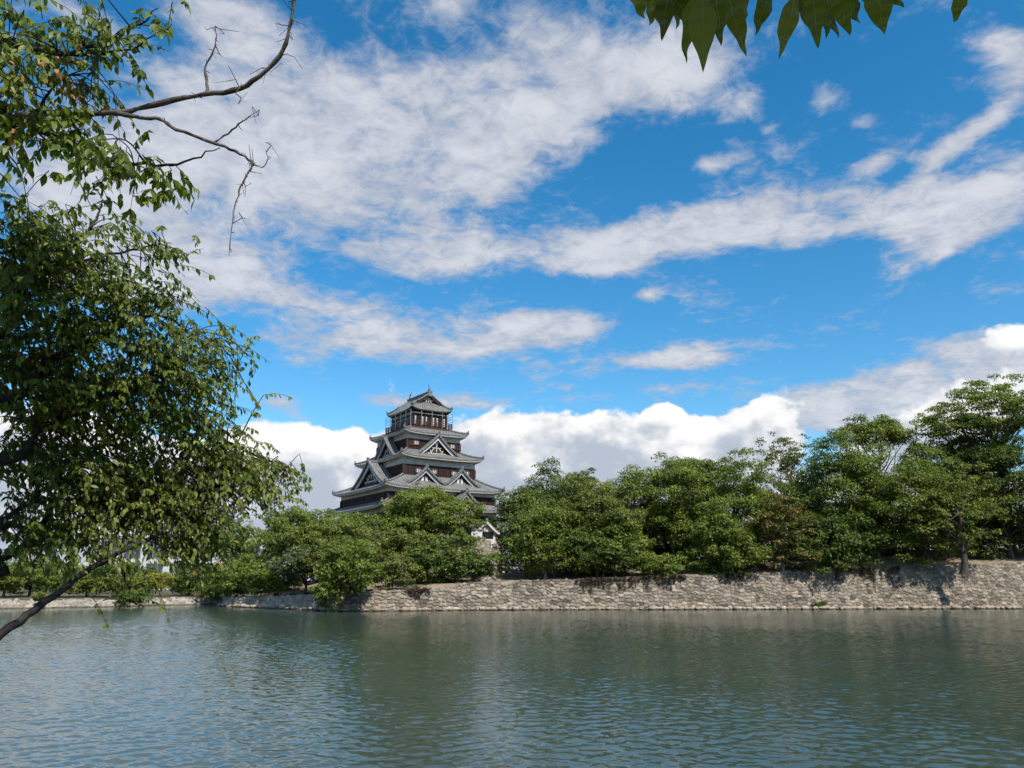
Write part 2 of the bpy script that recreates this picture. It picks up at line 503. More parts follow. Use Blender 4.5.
def tubes(paths, sides=6):
    """paths: list of (points (n,3), radii (n)) -> V, F(quads)"""
    Vs, Fs, off = [], [], 0
    ang = np.arange(sides) * 2 * pi / sides
    ca, sa = np.cos(ang), np.sin(ang)
    for P, R in paths:
        P = np.asarray(P, float)
        R = np.asarray(R, float)
        n = len(P)
        T = np.gradient(P, axis=0)
        T /= np.linalg.norm(T, axis=1)[:, None] + 1e-9
        ref = np.array([0.31, 0.22, 0.92])
        if abs(T[0] @ ref) > 0.9:
            ref = np.array([0.9, -0.3, 0.2])
        S = np.cross(T, ref)
        S /= np.linalg.norm(S, axis=1)[:, None] + 1e-9
        U = np.cross(S, T)
        V = P[:, None, :] + R[:, None, None] * (S[:, None, :] * ca[None, :, None] + U[:, None, :] * sa[None, :, None])
        Vs.append(V.reshape(-1, 3))
        i = np.arange(n - 1)[:, None] * sides + np.arange(sides)[None, :]
        j = np.arange(n - 1)[:, None] * sides + (np.arange(sides)[None, :] + 1) % sides
        F = np.stack([i, j, j + sides, i + sides], axis=-1).reshape(-1, 4) + off
        Fs.append(F)
        off += n * sides
    return np.concatenate(Vs), np.concatenate(Fs)


def curve(pts, n=12, wob=0.0, g=None):
    """smooth Catmull-Rom through control points"""
    g = g or rng
    P = np.asarray(pts, float)
    if len(P) == 2:
        P = np.array([P[0], (P[0] + P[1]) / 2, P[1]])
    Q = np.vstack([2 * P[0] - P[1], P, 2 * P[-1] - P[-2]])
    out = []
    seg = max(2, n // (len(P) - 1))
    for i in range(len(P) - 1):
        a, b, c, d = Q[i:i + 4]
        for t in np.linspace(0, 1, seg, endpoint=False):
            out.append(0.5 * ((2 * b) + (-a + c) * t + (2 * a - 5 * b + 4 * c - d) * t * t + (-a + 3 * b - 3 * c + d) * t ** 3))
    out.append(P[-1])
    out = np.array(out)
    if wob:
        w = g.normal(0, wob, out.shape)
        w[0] = 0
        w[-1] = 0
        out += w
    return out


def unit(v):
    return v / (np.linalg.norm(v, axis=-1, keepdims=True) + 1e-9)


# ------------------------------------------------------------------ stone walls
def cells(S, Hh, cw, chh, seed):
    """jittered-grid cell pattern: returns distance to joint and cell id noise"""
    g = np.random.default_rng(seed)
    nI, nJ = 900, 60
    jx = g.uniform(0.12, 0.88, (nI, nJ))
    jy = g.uniform(0.15, 0.85, (nI, nJ))
    tv = np.clip(g.normal(0.5, 0.24, (nI, nJ)), 0, 1)
    ci = np.floor(S / cw).astype(int)
    cj = np.floor(Hh / chh).astype(int)
    d1 = np.full(S.shape, 1e9)
    d2 = np.full(S.shape, 1e9)
    tid = np.zeros(S.shape)
    for di in (-1, 0, 1):
        for dj in (-1, 0, 1):
            i, j = (ci + di) % nI, (cj + dj) % nJ
            x = (ci + di + jx[i, j]) * cw
            y = (cj + dj + jy[i, j]) * chh
            d = np.hypot((S - x) / cw, (Hh - y) / chh)
            m = d < d1
            d2 = np.where(m, d1, np.minimum(d2, d))
            tid = np.where(m, tv[i, j], tid)
            d1 = np.where(m, d, d1)
    return d2 - d1, tid


def stone_wall_mesh(name, pts, step=0.15, cw=0.85, chh=0.55, batter=0.3, bulge=0.16, seed=1, zbase=-0.5, top_jit=0.18):
    """pts: (x, y, z_top) at the wall's foot (z=0), ordered so that the interior lies to the left of travel"""
    P = np.array([p[:2] for p in pts], float)
    zt = np.array([p[2] for p in pts], float)
    seg = np.linalg.norm(np.diff(P, axis=0), axis=1)
    s = np.concatenate([[0], np.cumsum(seg)])
    n = int(s[-1] / step) + 1
    ss = np.linspace(0, s[-1], n)
    X, Y, Z = np.interp(ss, s, P[:, 0]), np.interp(ss, s, P[:, 1]), np.interp(ss, s, zt)
    tang = unit(np.diff(P, axis=0))
    nor = np.stack([-tang[:, 1], tang[:, 0]], 1)
    mid = (s[:-1] + s[1:]) / 2
    NX, NY = np.interp(ss, mid, nor[:, 0]), np.interp(ss, mid, nor[:, 1])
    for _ in range(1):
        L = np.hypot(NX, NY)
        NX, NY = NX / L, NY / L
    m = int((Z.max() - zbase) / step) + 2
    tt = np.linspace(0, 1, m)
    _, tj = cells(ss, np.zeros_like(ss), cw, chh, seed + 5)
    Zt = Z + (tj - 0.5) * 2 * top_jit
    Hh = zbase + tt[None, :] * (Zt[:, None] - zbase)
    Sg = np.repeat(ss[:, None], m, 1)
    warp = 0.12 * np.sin(Hh * 2.1 + Sg * 0.7) + 0.1 * np.sin(Sg * 1.9)
    e, tid = cells(Sg + warp, Hh + 0.1 * np.sin(Sg * 1.3), cw, chh, seed)
    sm = np.clip(e / 0.35, 0, 1)
    sm = sm * sm * (3 - 2 * sm)
    disp = bulge * (sm - 0.5) + (tid - 0.5) * 0.10
    back = batter * Hh - disp
    V = np.stack([X[:, None] + NX[:, None] * back, Y[:, None] + NY[:, None] * back, Hh], -1).reshape(-1, 3)
    idx = np.arange(n * m).reshape(n, m)
    F = np.stack([idx[:-1, :-1], idx[1:, :-1], idx[1:, 1:], idx[:-1, 1:]], -1).reshape(-1, 4)
    tint = tid[:-1, :-1].ravel()
    joint = (.8 * np.clip(1 - e / 0.11, 0, 1)).ravel()
    me = np_mesh(name, V, F, True, tint, joint)
    top = np.stack([X + NX * batter * Z, Y + NY * batter * Z, Z], -1)
    return me, top, (ss, X, Y, Z, NX, NY)


def rock_row(name, info, mat, parent, seed, size=(0.35, 0.75), z=0.12, spacing=0.62, cover=1.0):
    g = np.random.default_rng(seed)
    ss, X, Y, Z, NX, NY = info
    base = bpy.data.meshes.new('tmp')
    import bmesh
    bm = bmesh.new()
    bmesh.ops.create_icosphere(bm, subdivisions=2, radius=1.0)
    V0 = np.array([v.co[:] for v in bm.verts])
    F0 = np.array([[v.index for v in f.verts] for f in bm.faces])
    bm.free()
    bpy.data.meshes.remove(base)
    Vs, Fs, Ts = [], [], []
    off = 0
    s = 0.3
    while s < ss[-1]:
        if g.random() < cover:
            r = g.uniform(*size)
            x, y = np.interp(s, ss, X), np.interp(s, ss, Y)
            nx, ny = np.interp(s, ss, NX), np.interp(s, ss, NY)
            k = g.uniform(-0.1, 0.9)
            w = V0 * (1 + 0.22 * np.sin(V0 @ g.normal(0, 2.2, (3, 3))).sum(1, keepdims=True) / 1.7)
            w = np.sign(w) * np.abs(w) ** 0.8
            a = g.uniform(0, 6.28)
            R = np.array([[cos(a), -sin(a), 0], [sin(a), cos(a), 0], [0, 0, 1]])
            w = (w * np.array([r * g.uniform(.8, 1.3), r * .7, r * g.uniform(.45, .75)])) @ R.T
            Vs.append(w + np.array([x - nx * k, y - ny * k, z + g.uniform(-.08, .1)]))
            Fs.append(F0 + off)
            Ts.append(np.full(len(F0), np.clip(g.normal(.55, .25), 0, 1)))
            off += len(V0)
        s += g.uniform(.6, 1.4) * spacing
    V, F, T = np.concatenate(Vs), np.concatenate(Fs), np.concatenate(Ts)
    return link(name, np_mesh(name, V, F, True, T, np.zeros(len(V))), mat, parent)


def wl(px, pyb, pyt):
    b = on_water(px, pyb)
    h = at(px, pyt, b[1] + 1.0)[2]
    return (b[0], b[1], h)


BAILEY_LEFT = [wl(220, 606.2, 597.0), wl(275, 608.6, 595.5), wl(318, 610.4, 593.5), wl(340.5, 611.6, 592.3)]
BAILEY_RIGHT = [wl(338, 611.6, 592.2), wl(368, 611.4, 591), wl(430, 610.8, 589), wl(468, 610.4, 583.5), wl(512, 610.2, 581), wl(590, 609.9, 579.5),
                wl(720, 609.6, 575), wl(824, 609.4, 571), wl(900, 609.2, 568), wl(1024, 608.9, 563), wl(1180, 608.5, 559), wl(1500, 607.5, 556)]
FAR_BANK = [wl(-420, 619, 606), wl(-60, 610.4, 600.6), wl(0, 609, 599.6), wl(100, 607.4, 599), wl(160, 605.6, 597.8), wl(216, 604.6, 597.2), wl(330, 603.4, 596.4)]

# ------------------------------------------------------------------ ground and water
def flat(name, x0, x1, y0, y1, z, mat, kind='structure'):
    b = MB()
    b.face([(x0, y0, z), (x1, y0, z), (x1, y1, z), (x0, y1, z)])
    return tag(b.build(name, mat), kind=kind)


flat('moat_bed', -3000, 3000, -3000, 6000, -2.2, M['mud'])


def water_mat():
    m, t, out = new_mat('moat_water')
    co = t.node('ShaderNodeTexCoord').outputs['Object']
    m1 = t.node('ShaderNodeMapping', {'Vector': co, 'Scale': (0.55, 1.0, 1.0), 'Rotation': (0, 0, 0.25)}).outputs[0]
    m2 = t.node('ShaderNodeMapping', {'Vector': co, 'Scale': (0.6, 1.0, 1.0), 'Rotation': (0, 0, -0.35)}).outputs[0]
    n = t.node('ShaderNodeTexNoise', {'Vector': m2, 'Scale': 9.0, 'Detail': 3.0, 'Roughness': 0.55, 'Distortion': 0.3}).outputs['Color']
    n = t.node('ShaderNodeVectorMath', {0: n, 1: (0.5, 0.5, 0.5)}, operation='SUBTRACT').outputs[0]
    n = t.node('ShaderNodeVectorMath', {0: n, 1: (0.22, 0.34, 0)}, operation='MULTIPLY').outputs[0]
    geo = t.node('ShaderNodeNewGeometry').outputs['Normal']
    nn = t.node('ShaderNodeVectorMath', {0: geo, 1: n}, operation='ADD').outputs[0]
    nn = t.node('ShaderNodeVectorMath', {0: nn}, operation='NORMALIZE').outputs[0]
    c = t.noise(co, 0.16, 3.0, 0.5, 0.3)
    col = t.mix(t.smooth(c, 0.35, 0.7), (0.032, 0.052, 0.038), (0.040, 0.060, 0.043))
    p = t.node('ShaderNodeBsdfPrincipled', {'Base Color': col, 'Roughness': 0.11, 'IOR': 1.333, 'Specular IOR Level': 0.5, 'Normal': nn})
    t.l.new(p.outputs[0], out.inputs[0])
    return m


M['water'] = water_mat()


def water_mesh():
    """ripples as real geometry on the part of the moat in view, flat sheet around it"""
    g = np.random.default_rng(44)
    Y0, Y1, nr, nc = 7.0, 150.0, 1150, 950
    k = np.linspace(0, 1, nr)
    ys = Y0 + (Y1 - Y0) * (.32 * k + .68 * k ** 1.7)
    tx = np.linspace(-.95, .95, nc)
    X = ys[:, None] * tx[None, :]
    Yg = np.repeat(ys[:, None], nc, 1)
    Z = np.zeros_like(X)
    nw = 80
    lam = np.exp(g.uniform(np.log(.15), np.log(.9), nw))
    th = g.normal(radians(80), radians(33), nw)
    ph = g.uniform(0, 6.28, nw)
    amp = RIPPLE * np.sqrt(2 / nw) * lam / (2 * pi) * np.clip(.8 / lam, .5, 1)
    gust = 1 + .38 * np.sin(X * .11 + 1.3 * np.sin(Yg * .07) + .5) * np.sin(Yg * .13 + .9 * np.sin(X * .06)) + .15 * np.sin(X * .31 + Yg * .23)
    for l, a_, p_, A_ in zip(lam, th, ph, amp):
        kk = 2 * pi / l
        fade = np.clip(1.6 - np.maximum(ys * 1.9 / nc * .7, np.gradient(ys)) * 2.8 / l, 0, 1)[:, None]
        Z += A_ * fade * np.sin(kk * (X * cos(a_) + Yg * sin(a_)) + p_ + .6 * np.sin(X * .4 + p_ * 3) + .5 * np.sin(Yg * .35 + p_ * 5))
    Z *= gust
    ed = np.ones_like(Z)
    for q in (0, -1):
        ed[q, :] = 0
        ed[:, q] = 0
    Z *= ed
    V = np.stack([X, Yg, Z], -1).reshape(-1, 3)
    idx = np.arange(nr * nc).reshape(nr, nc)
    F = np.stack([idx[:-1, :-1], idx[:-1, 1:], idx[1:, 1:], idx[1:, :-1]], -1).reshape(-1, 4)
    nV = len(V)
    xa, xb = .95 * Y0, .95 * Y1
    extra = np.array([(-700, Y0, 0), (-xa, Y0, 0), (xa, Y0, 0), (700, Y0, 0), (-700, Y1, 0), (-xb, Y1, 0), (xb, Y1, 0), (700, Y1, 0),
                      (-700, -60, 0), (700, -60, 0), (-700, 260, 0), (700, 260, 0)], float)
    eF = np.array([(0, 1, 5, 4), (2, 3, 7, 6), (8, 9, 3, 0), (4, 7, 11, 10)]) + nV
    return np_mesh('water', np.vstack([V, extra]), np.vstack([F, eF]), True)


RIPPLE = 0.066
tag(link('water', water_mesh(), M['water']), kind='structure')

castle_wall = thing('moat_wall', (BAILEY_RIGHT[0][0], BAILEY_RIGHT[0][1], 0),
                    'long battered wall of grey rough stones rising from the moat below the wood', 'stone wall')


def child_world(o, parent):
    o.parent = parent
    o.matrix_parent_inverse.identity()
    o.location = (-parent.location[0], -parent.location[1], -parent.location[2])
    return o


me, TOP_R, infoR = stone_wall_mesh('stone_face', BAILEY_RIGHT, 0.12, 0.66, 0.46, 0.30, 0.15, 3, top_jit=.24)
child_world(link('stone_face', me, M['stone']), castle_wall)
child_world(rock_row('footing_stones', infoR, M['foot'], None, 11, (0.18, 0.62), 0.08, 0.36), castle_wall)
left_wall = thing('moat_wall', (BAILEY_LEFT[0][0], BAILEY_LEFT[0][1], 0),
                  'short stone moat wall turning back beyond the bush that hangs to the water', 'stone wall')
me, TOP_L, infoL = stone_wall_mesh('stone_face', BAILEY_LEFT, 0.13, 0.75, 0.5, 0.30, 0.11, 5)
child_world(link('stone_face', me, M['stone_low']), left_wall)
child_world(rock_row('footing_stones', infoL, M['foot'], None, 12, (0.2, 0.6), 0.08, 0.5), left_wall)
far_wall = thing('bank_wall', (FAR_BANK[1][0], FAR_BANK[1][1], 0),
                 'low pale stone embankment under the small park trees at far left', 'stone wall')
me, TOP_F, infoF = stone_wall_mesh('stone_face', FAR_BANK, 0.18, 0.8, 0.5, 0.35, 0.14, 9)
child_world(link('stone_face', me, M['stone_low']), far_wall)

# bailey ground: rows running back from the wall top
OFFS = [-0.15, 0.3, 1, 2, 3.5, 5, 7.5, 10, 14, 20, 30, 45, 70, 120, 200]
corner = np.array(TOP_L[-1][:2])
lend = np.array(TOP_L[0][:2])


def xleft(y):
    k = np.clip((y - corner[1]) / (lend[1] - corner[1]), 0, 1)
    k = max(k, 0)
    return corner[0] + (lend[0] - corner[0]) * k


def bailey_point(i, off):
    x0, y0, z0 = TOP_R[i]
    xr = TOP_R[-1][0]
    xl0 = TOP_R[0][0]
    y = y0 + off
    s = (x0 - xl0) / (xr - xl0)
    xl = xleft(y) + 0.15 if off > 0.5 else xl0
    x = xl + (xr - xl) * s if off > 0.5 else x0
    px_right = np.clip((x - 12) / 45, 0, 1)
    rise = px_right * 2.4 * np.clip(off / 12, 0, 1) + (1 - px_right) * 1.6 * np.clip((off - 2) / 25, 0, 1)
    lowl = np.clip((off - 1) / 12, 0, 1) * np.clip((10 + xl0 - x0 + 6) / 12, 0, 1)
    z = z0 + rise - 0.06 + 0.15 * sin(x * .9) * sin(y * .7) * min(1, off / 3) * (off > 0)
    z = z - 0.9 * lowl
    z += 1.5 * math.exp(-((x - 51.5) / 4.5) ** 2) * np.clip((off - .5) / 3, 0, 1) * np.clip(1.6 - off / 9, 0, 1)
    if off < 0:      # turned down behind the wall's top course
        y, z = y0 + .3, z0 - 1.6
    return x, y, z


sel = list(range(0, len(TOP_R), 8)) + [len(TOP_R) - 1]
PT = np.array([[bailey_point(i, o) for o in OFFS] for i in sel])
n, m = PT.shape[:2]
idx = np.arange(n * m).reshape(n, m)
F = np.stack([idx[:-1, :-1], idx[1:, :-1], idx[1:, 1:], idx[:-1, 1:]], -1).reshape(-1, 4)
tag(link('bailey_ground', np_mesh('bailey_ground', PT.reshape(-1, 3), F, True), M['earth']), kind='structure')
_GP = PT.reshape(-1, 3)


def bailey_z(x, y):
    d = (_GP[:, 0] - x) ** 2 + (_GP[:, 1] - y) ** 2
    k = np.argsort(d)[:4]
    w = 1 / (d[k] + .05)
    return float((w * _GP[k, 2]).sum() / w.sum())


# far bank ground
rows = []
for i in range(0, len(TOP_F), 10):
    x, y, z = TOP_F[i]
    rows.append([(x, y + 0.05 + o, z - 0.05 + min(o, 30) * 0.01) for o in (0, 3, 10, 40, 150, 1500)])
rows = [[(r[0] - 2500, r[1], r[2]) for r in rows[0]]] + rows + [[(r[0] + 2500, r[1] + 60, r[2]) for r in rows[-1]]]
PF = np.array(rows)
n, m = PF.shape[:2]
idx = np.arange(n * m).reshape(n, m)
F = np.stack([idx[:-1, :-1], idx[1:, :-1], idx[1:, 1:], idx[:-1, 1:]], -1).reshape(-1, 4)
tag(link('far_bank_ground', np_mesh('far_bank_ground', PF.reshape(-1, 3), F, True), M['grass']), kind='structure')

# the near shore we stand on (below the picture)
b = MB()
xs = np.linspace(-60, 60, 41)
rows = []
for x in xs:
    ed = 2.6 + 0.4 * sin(x * .3) + (2.0 if x < -4 else 0)
    rows.append([(x, ed + 0.9, -0.4), (x, ed, 2.0), (x, ed - 2, 2.15), (x, -12, 2.3), (x, -60, 2.6)])
b.grid(rows, flip=True)
tag(b.build('near_shore', M['grass'], smooth=True), kind='structure')

# ------------------------------------------------------------------ castle keep
KEEP_RZ = radians(33.94)
KZ = 4.0
keep = thing('castle_keep', (-18.07, 150.0, KZ),
             'five storey castle keep with grey tiled roofs and white gables rising above the trees', 'castle', rz=KEEP_RZ)


def skirt_roof(A, B, ze, Ai, Bi, zi, Aw, Bw, up=0.5, name='roof'):
    """hipped skirt roof; (A,B) eave half sizes, (Ai,Bi) inner half sizes, (Aw,Bw) half sizes of the wall under it"""
    ze, zi = ze - KZ, zi - KZ
    t_, s_ = np.linspace(0, 1, 9), np.linspace(-1, 1, 25)
    tile, fas, sof = MB(), MB(), MB()

    def pos(side, s, t, dz=0.0, shrink=0.0):
        a, b_ = A - shrink + (Ai - A + shrink) * t, B - shrink + (Bi - B + shrink) * t
        z = ze + (zi - ze) * t ** 1.22 + up * abs(s) ** 5 * (1 - t) ** 1.6 + dz
        if side == 0:
            return (s * a, -b_, z)
        if side == 1:
            return (a, s * b_, z)
        if side == 2:
            return (-s * a, b_, z)
        return (-a, -s * b_, z)
    for side in range(4):
        half = A if side % 2 == 0 else B
        run = math.hypot((B - Bi) if side % 2 == 0 else (A - Ai), zi - ze)
        P = [[pos(side, s, t) for s in s_] for t in t_]
        UV = [[(s * (half + ((Ai if side % 2 == 0 else Bi) - half) * t), t * run) for s in s_] for t in t_]
        tile.grid(P, UV, flip=True)
        e0 = [pos(side, s, 0) for s in s_]
        e1 = [(p[0], p[1], p[2] - 0.17) for p in e0]
        tile.grid([e0, e1], [[(p[0] + p[1], 0) for p in e0]] * 2)
        f0 = [pos(side, s, 0, -0.16, 0.10) for s in s_]
        f1 = [(p[0], p[1], p[2] - 0.24) for p in f0]
        sof.grid([e1, f0, f1])
        k = (B - Bw) / B if side % 2 == 0 else (A - Aw) / A
        w1 = []
        for s in s_:
            if side == 0:
                q = (s * Aw, -Bw)
            elif side == 1:
                q = (Aw, s * Bw)
            elif side == 2:
                q = (-s * Aw, Bw)
            else:
                q = (-Aw, -s * Bw)
            w1.append((q[0], q[1], ze - 0.30))
        sof.grid([f1, w1])
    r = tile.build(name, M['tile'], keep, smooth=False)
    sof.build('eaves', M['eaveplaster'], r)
    paths = []
    for sa in (-1, 1):
        for sb in (-1, 1):
            pts = []
            for t in np.linspace(-0.02, 1, 9):
                tt = max(t, 0)
                pts.append((sa * (A + (Ai - A) * t), sb * (B + (Bi - B) * t), ze + (zi - ze) * tt ** 1.22 + up * (1 - tt) ** 1.6 + 0.12))
            paths.append((pts, [0.2] * 9))
    for pth in paths:
        V, Fq = tubes([pth], 6)
        link('hip_ridge', np_mesh('hip_ridge', V, Fq), M['ridge'], r)
    for sa in (-1, 1):
        for sb in (-1, 1):
            o = MB()
            x, y, z = sa * (A - .1), sb * (B - .1), ze + up + 0.1
            d = np.array([sa, sb, 0]) / 1.414
            o.bar(np.array([x, y, z]) - d * .18, np.array([x, y, z + .12]) + d * .16, .38, .42)
            o.bar(np.array([x, y, z + .2]), np.array([x, y, z + .55]) + d * .12, .22, .14, (0.3, .9, 0))
            o.build('ridge_end_tile', M['ridge'], r)
    return r


def story(A, B, z0, zb, z1, board=True):
    """timber clad lower wall and white plaster band under the eaves"""
    w = MB()
    w.box(-A, A, -B, B, z0 - KZ, zb - KZ)
    w.build('timber_wall', M['board'] if board else M['timber'], keep)
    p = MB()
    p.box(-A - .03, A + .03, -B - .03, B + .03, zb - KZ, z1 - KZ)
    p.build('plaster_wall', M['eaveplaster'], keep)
    for sx_ in (-1, 1):
        for sy_ in (-1, 1):
            q = MB()
            q.box(sx_ * A - .16, sx_ * A + .16, sy_ * B - .16, sy_ * B + .16, z0 - KZ, zb - KZ - .17)
            q.build('post', M['timber'], keep)
    q = MB()
    q.box(-A - .08, A + .08, -B - .08, B + .08, zb - KZ - .16, zb - KZ - 0.003)
    q.build('beam', M['timber'], keep)


def face_map(face):
    return (lambda u, o, z: (u, -o, z - KZ)) if face == 'R' else (lambda u, o, z: (-o, u, z - KZ)) if face == 'L' else \
        (lambda u, o, z: (u, o, z - KZ)) if face == 'B' else (lambda u, o, z: (o, u, z - KZ))


def window(face, u, out, z, w=0.95, h=1.0, pale=True):
    f = face_map(face)
    fr = MB()
    t = 0.12
    for (u0, u1, z0, z1) in ((u - w / 2 - t, u + w / 2 + t, z + h / 2, z + h / 2 + t), (u - w / 2 - t, u + w / 2 + t, z - h / 2 - t, z - h / 2),
                             (u - w / 2 - t, u - w / 2, z - h / 2, z + h / 2), (u + w / 2, u + w / 2 + t, z - h / 2, z + h / 2)):
        a, b_ = f(u0, out + .02, z0), f(u1, out + .16, z1)
        fr.box(min(a[0], b_[0]), max(a[0], b_[0]), min(a[1], b_[1]), max(a[1], b_[1]), a[2], b_[2])
    n = 3
    for i in range(n):
        x = u - w / 2 + w * (i + .5) / n
        a, b_ = f(x - .05, out + .03, z - h / 2), f(x + .05, out + .11, z + h / 2)
        fr.box(min(a[0], b_[0]), max(a[0], b_[0]), min(a[1], b_[1]), max(a[1], b_[1]), a[2], b_[2])
    o = fr.build('window', M['redwood'], keep)
    pn = MB()
    pn.face([f(u - w / 2, out + .025, z - h / 2), f(u + w / 2, out + .025, z - h / 2), f(u + w / 2, out + .025, z + h / 2), f(u - w / 2, out + .025, z + h / 2)])
    pn.build('pane', M['plaster'] if pale else M['dark'], o)


def gable(face, c, out, back, zb, za, w, style=0, par=None):
    """dormer gable: ridge runs outwards, pediment faces out"""
    f = face_map(face)
    H = za - zb
    ks = np.linspace(0, 1, 9)

    def prof(k):
        return w * 1.16 * k, za - H * 1.12 * (1 - (1 - k) ** 1.32)
    roof, edge = MB(), []
    fo = out + 0.7
    for sgn in (-1, 1):
        P = [[f(c + sgn * prof(k)[0], o_, prof(k)[1]) for k in ks] for o_ in (fo, back)]
        UV = [[(o_, k * math.hypot(w, H)) for k in ks] for o_ in (fo, back)]
        roof.grid(P, UV)
        P2 = [[f(c + sgn * prof(k)[0], o_, prof(k)[1] - .22) for k in ks] for o_ in (fo, back)]
        roof.grid(P2)
        roof.grid([P[0], P2[0]])
        # rolled verge tiles along the front edge
        for i in range(8):
            a_, b_ = np.array(P[0][i]), np.array(P[0][i + 1])
            roof.bar(a_ + (0, 0, .10), b_ + (0, 0, .10), .55, .30)
        # barge board
        bf, bb = fo - 0.10, fo - 0.26
        bh = 0.26 + 0.045 * w
        up_ = [prof(k)[1] - .20 for k in ks]
        Q0 = [f(c + sgn * prof(k)[0], bf, z) for k, z in zip(ks, up_)]
        Q1 = [f(c + sgn * prof(k)[0], bf, z - bh * (1 + .35 * (1 - k))) for k, z in zip(ks, up_)]
        R0 = [f(c + sgn * prof(k)[0], bb, z) for k, z in zip(ks, up_)]
        R1 = [f(c + sgn * prof(k)[0], bb, z - bh * (1 + .35 * (1 - k))) for k, z in zip(ks, up_)]
        edge.append(MB())
        edge[-1].grid([Q0, Q1, R1, R0])
    g = roof.build('gable', M['tile'], par or keep)
    for e_ in edge:
        e_.build('barge_board', M['plaster'], g)
    ped = MB()
    pts = [f(c - w, out, zb - .1), f(c + w, out, zb - .1)] + [f(c + w * k, out, prof(k)[1] - .25) for k in ks[::-1][1:]] + \
          [f(c - w * k, out, prof(k)[1] - .25) for k in ks[1:-1]]
    ped.face(pts)
    ped.build('pediment', M['timber'], g)
    wh = MB()

    def slab(u0, z0, u1, z1, wd):
        a, b_ = np.array(f(u0, out + .06, z0)), np.array(f(u1, out + .06, z1))
        n_ = np.array(f(0, 1, 0)) - np.array(f(0, 0, 0))
        wh.bar(a, b_, wd, .08, n_)
    if style == 0:      # white panels split by dark struts
        for sgn in (-1, 1):
            for u0, u1 in ((.05, .20), (.26, .44)):
                zt0, zt1 = prof(u0)[1] - H * .42, prof(u1)[1] - H * .36
                q = [f(c + sgn * w * u0, out + .05, zb + H * .08), f(c + sgn * w * u1, out + .05, zb + H * .08),
                     f(c + sgn * w * u1, out + .05, max(zt1, zb + H * .1)), f(c + sgn * w * u0, out + .05, max(zt0, zb + H * .2))]
                wh.face(q)
    else:               # big dark pediment with white tracery
        slab(c, zb + H * .22, c, za - H * .3, .2)
        slab(c - w * .42, zb + H * .12, c + w * .42, zb + H * .12, .26)
        slab(c - w * .22, zb + H * .40, c + w * .22, zb + H * .40, .12)
        for sgn in (-1, 1):
            slab(c + sgn * w * .34, zb + H * .04, c + sgn * w * .10, zb + H * .40, .16)
            slab(c + sgn * w * .16, zb + H * .04, c + sgn * w * .30, zb + H * .32, .14)
        wh.face([f(c - .42, out + .1, za - H * .30), f(c + .42, out + .1, za - H * .30), f(c, out + .1, za - H * .52)])
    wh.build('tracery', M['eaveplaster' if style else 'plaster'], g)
    rd = MB()
    rd.bar(f(c, fo + .05, za + .16), f(c, back, za + .16), .42, .42)
    rd.bar(f(c, fo + .16, za - .05), f(c, fo + .16, za + .75), .5, .22, (1, 1, 0))
    rd.build('ridge', M['ridge'], g)
    for sgn in (-1, 1):
        k = .96
        x, z = prof(k)
        rd = MB()
        rd.bar(f(c + sgn * x, fo + .05, z - .05), f(c + sgn * x, fo + .05, z + .42), .34, .25, (1, 1, 0))
        rd.build('ridge_end_tile', M['ridge'], g)
    return g


# stone base of the keep
sb_pts = []
for (xx, yy) in ((-13.2, -12.8), (13.2, -12.8), (13.2, 12.8), (-13.2, 12.8), (-13.2, -12.8)):
    sb_pts.append((xx, yy, 8.6))
me, _, _ = stone_wall_mesh('stone_base', sb_pts, 0.3, 1.1, 0.75, 0.22, 0.18, 21)
link('stone_base', me, M['stone'], keep)
# walls, bottom to top: (A, B, floor, top of boards, top)
story(11.0, 10.7, 12.3, 15.2, 16.3)
story(10.8, 10.5, 16.6, 18.7, 19.8)
story(7.35, 8.95, 20.6, 23.9, 25.5)
story(5.55, 6.4, 26.4, 29.0, 30.4)
skirt_roof(12.75, 12.3, 16.15, 10.75, 10.45, 17.3, 11.0, 10.7, .45)
skirt_roof(12.13, 11.88, 19.6, 7.3, 8.9, 22.0, 10.8, 10.5, .5)
skirt_roof(8.49, 10.27, 25.35, 5.5, 6.35, 27.1, 7.35, 8.95, .5)
skirt_roof(6.74, 7.6, 30.25, 4.2, 5.15, 31.45, 5.55, 6.4, .5)
gable('R', -0.1, 7.6, 5.0, 25.9, 29.7, 4.7, 1)
gable('B', 0.0, 7.5, 5.0, 26.05, 29.45, 4.1, 1)
gable('L', -0.6, 6.6, 4.6, 25.95, 29.6, 4.3, 1)
gable('F', -0.3, 6.5, 4.6, 26.0, 29.1, 3.9, 1)
gable('R', -3.65, 10.0, 8.2, 20.65, 23.15, 3.3, 0)
gable('R', 3.6, 10.0, 8.2, 20.65, 23.299999999999997, 3.3, 0)
gable('B', -3.65, 9.9, 8.2, 20.75, 23.0, 2.85, 0)
gable('B', 3.6, 9.9, 8.2, 20.75, 23.15, 2.85, 0)
gable('L', -0.3, 9.5, 6.4, 20.9, 25.0, 6.3, 1)
gable('F', -0.3, 9.5, 6.4, 20.9, 25.0, 6.3, 1)
gable('R', 2.9, 13.0, 10.0, 17.2, 19.0, 2.2, 0)
pw = MB()
pw.box(.9, 4.9, -12.9, -11.2, 13 - KZ, 17.4 - KZ)
pw.build('porch_wall', M['plaster'], keep)

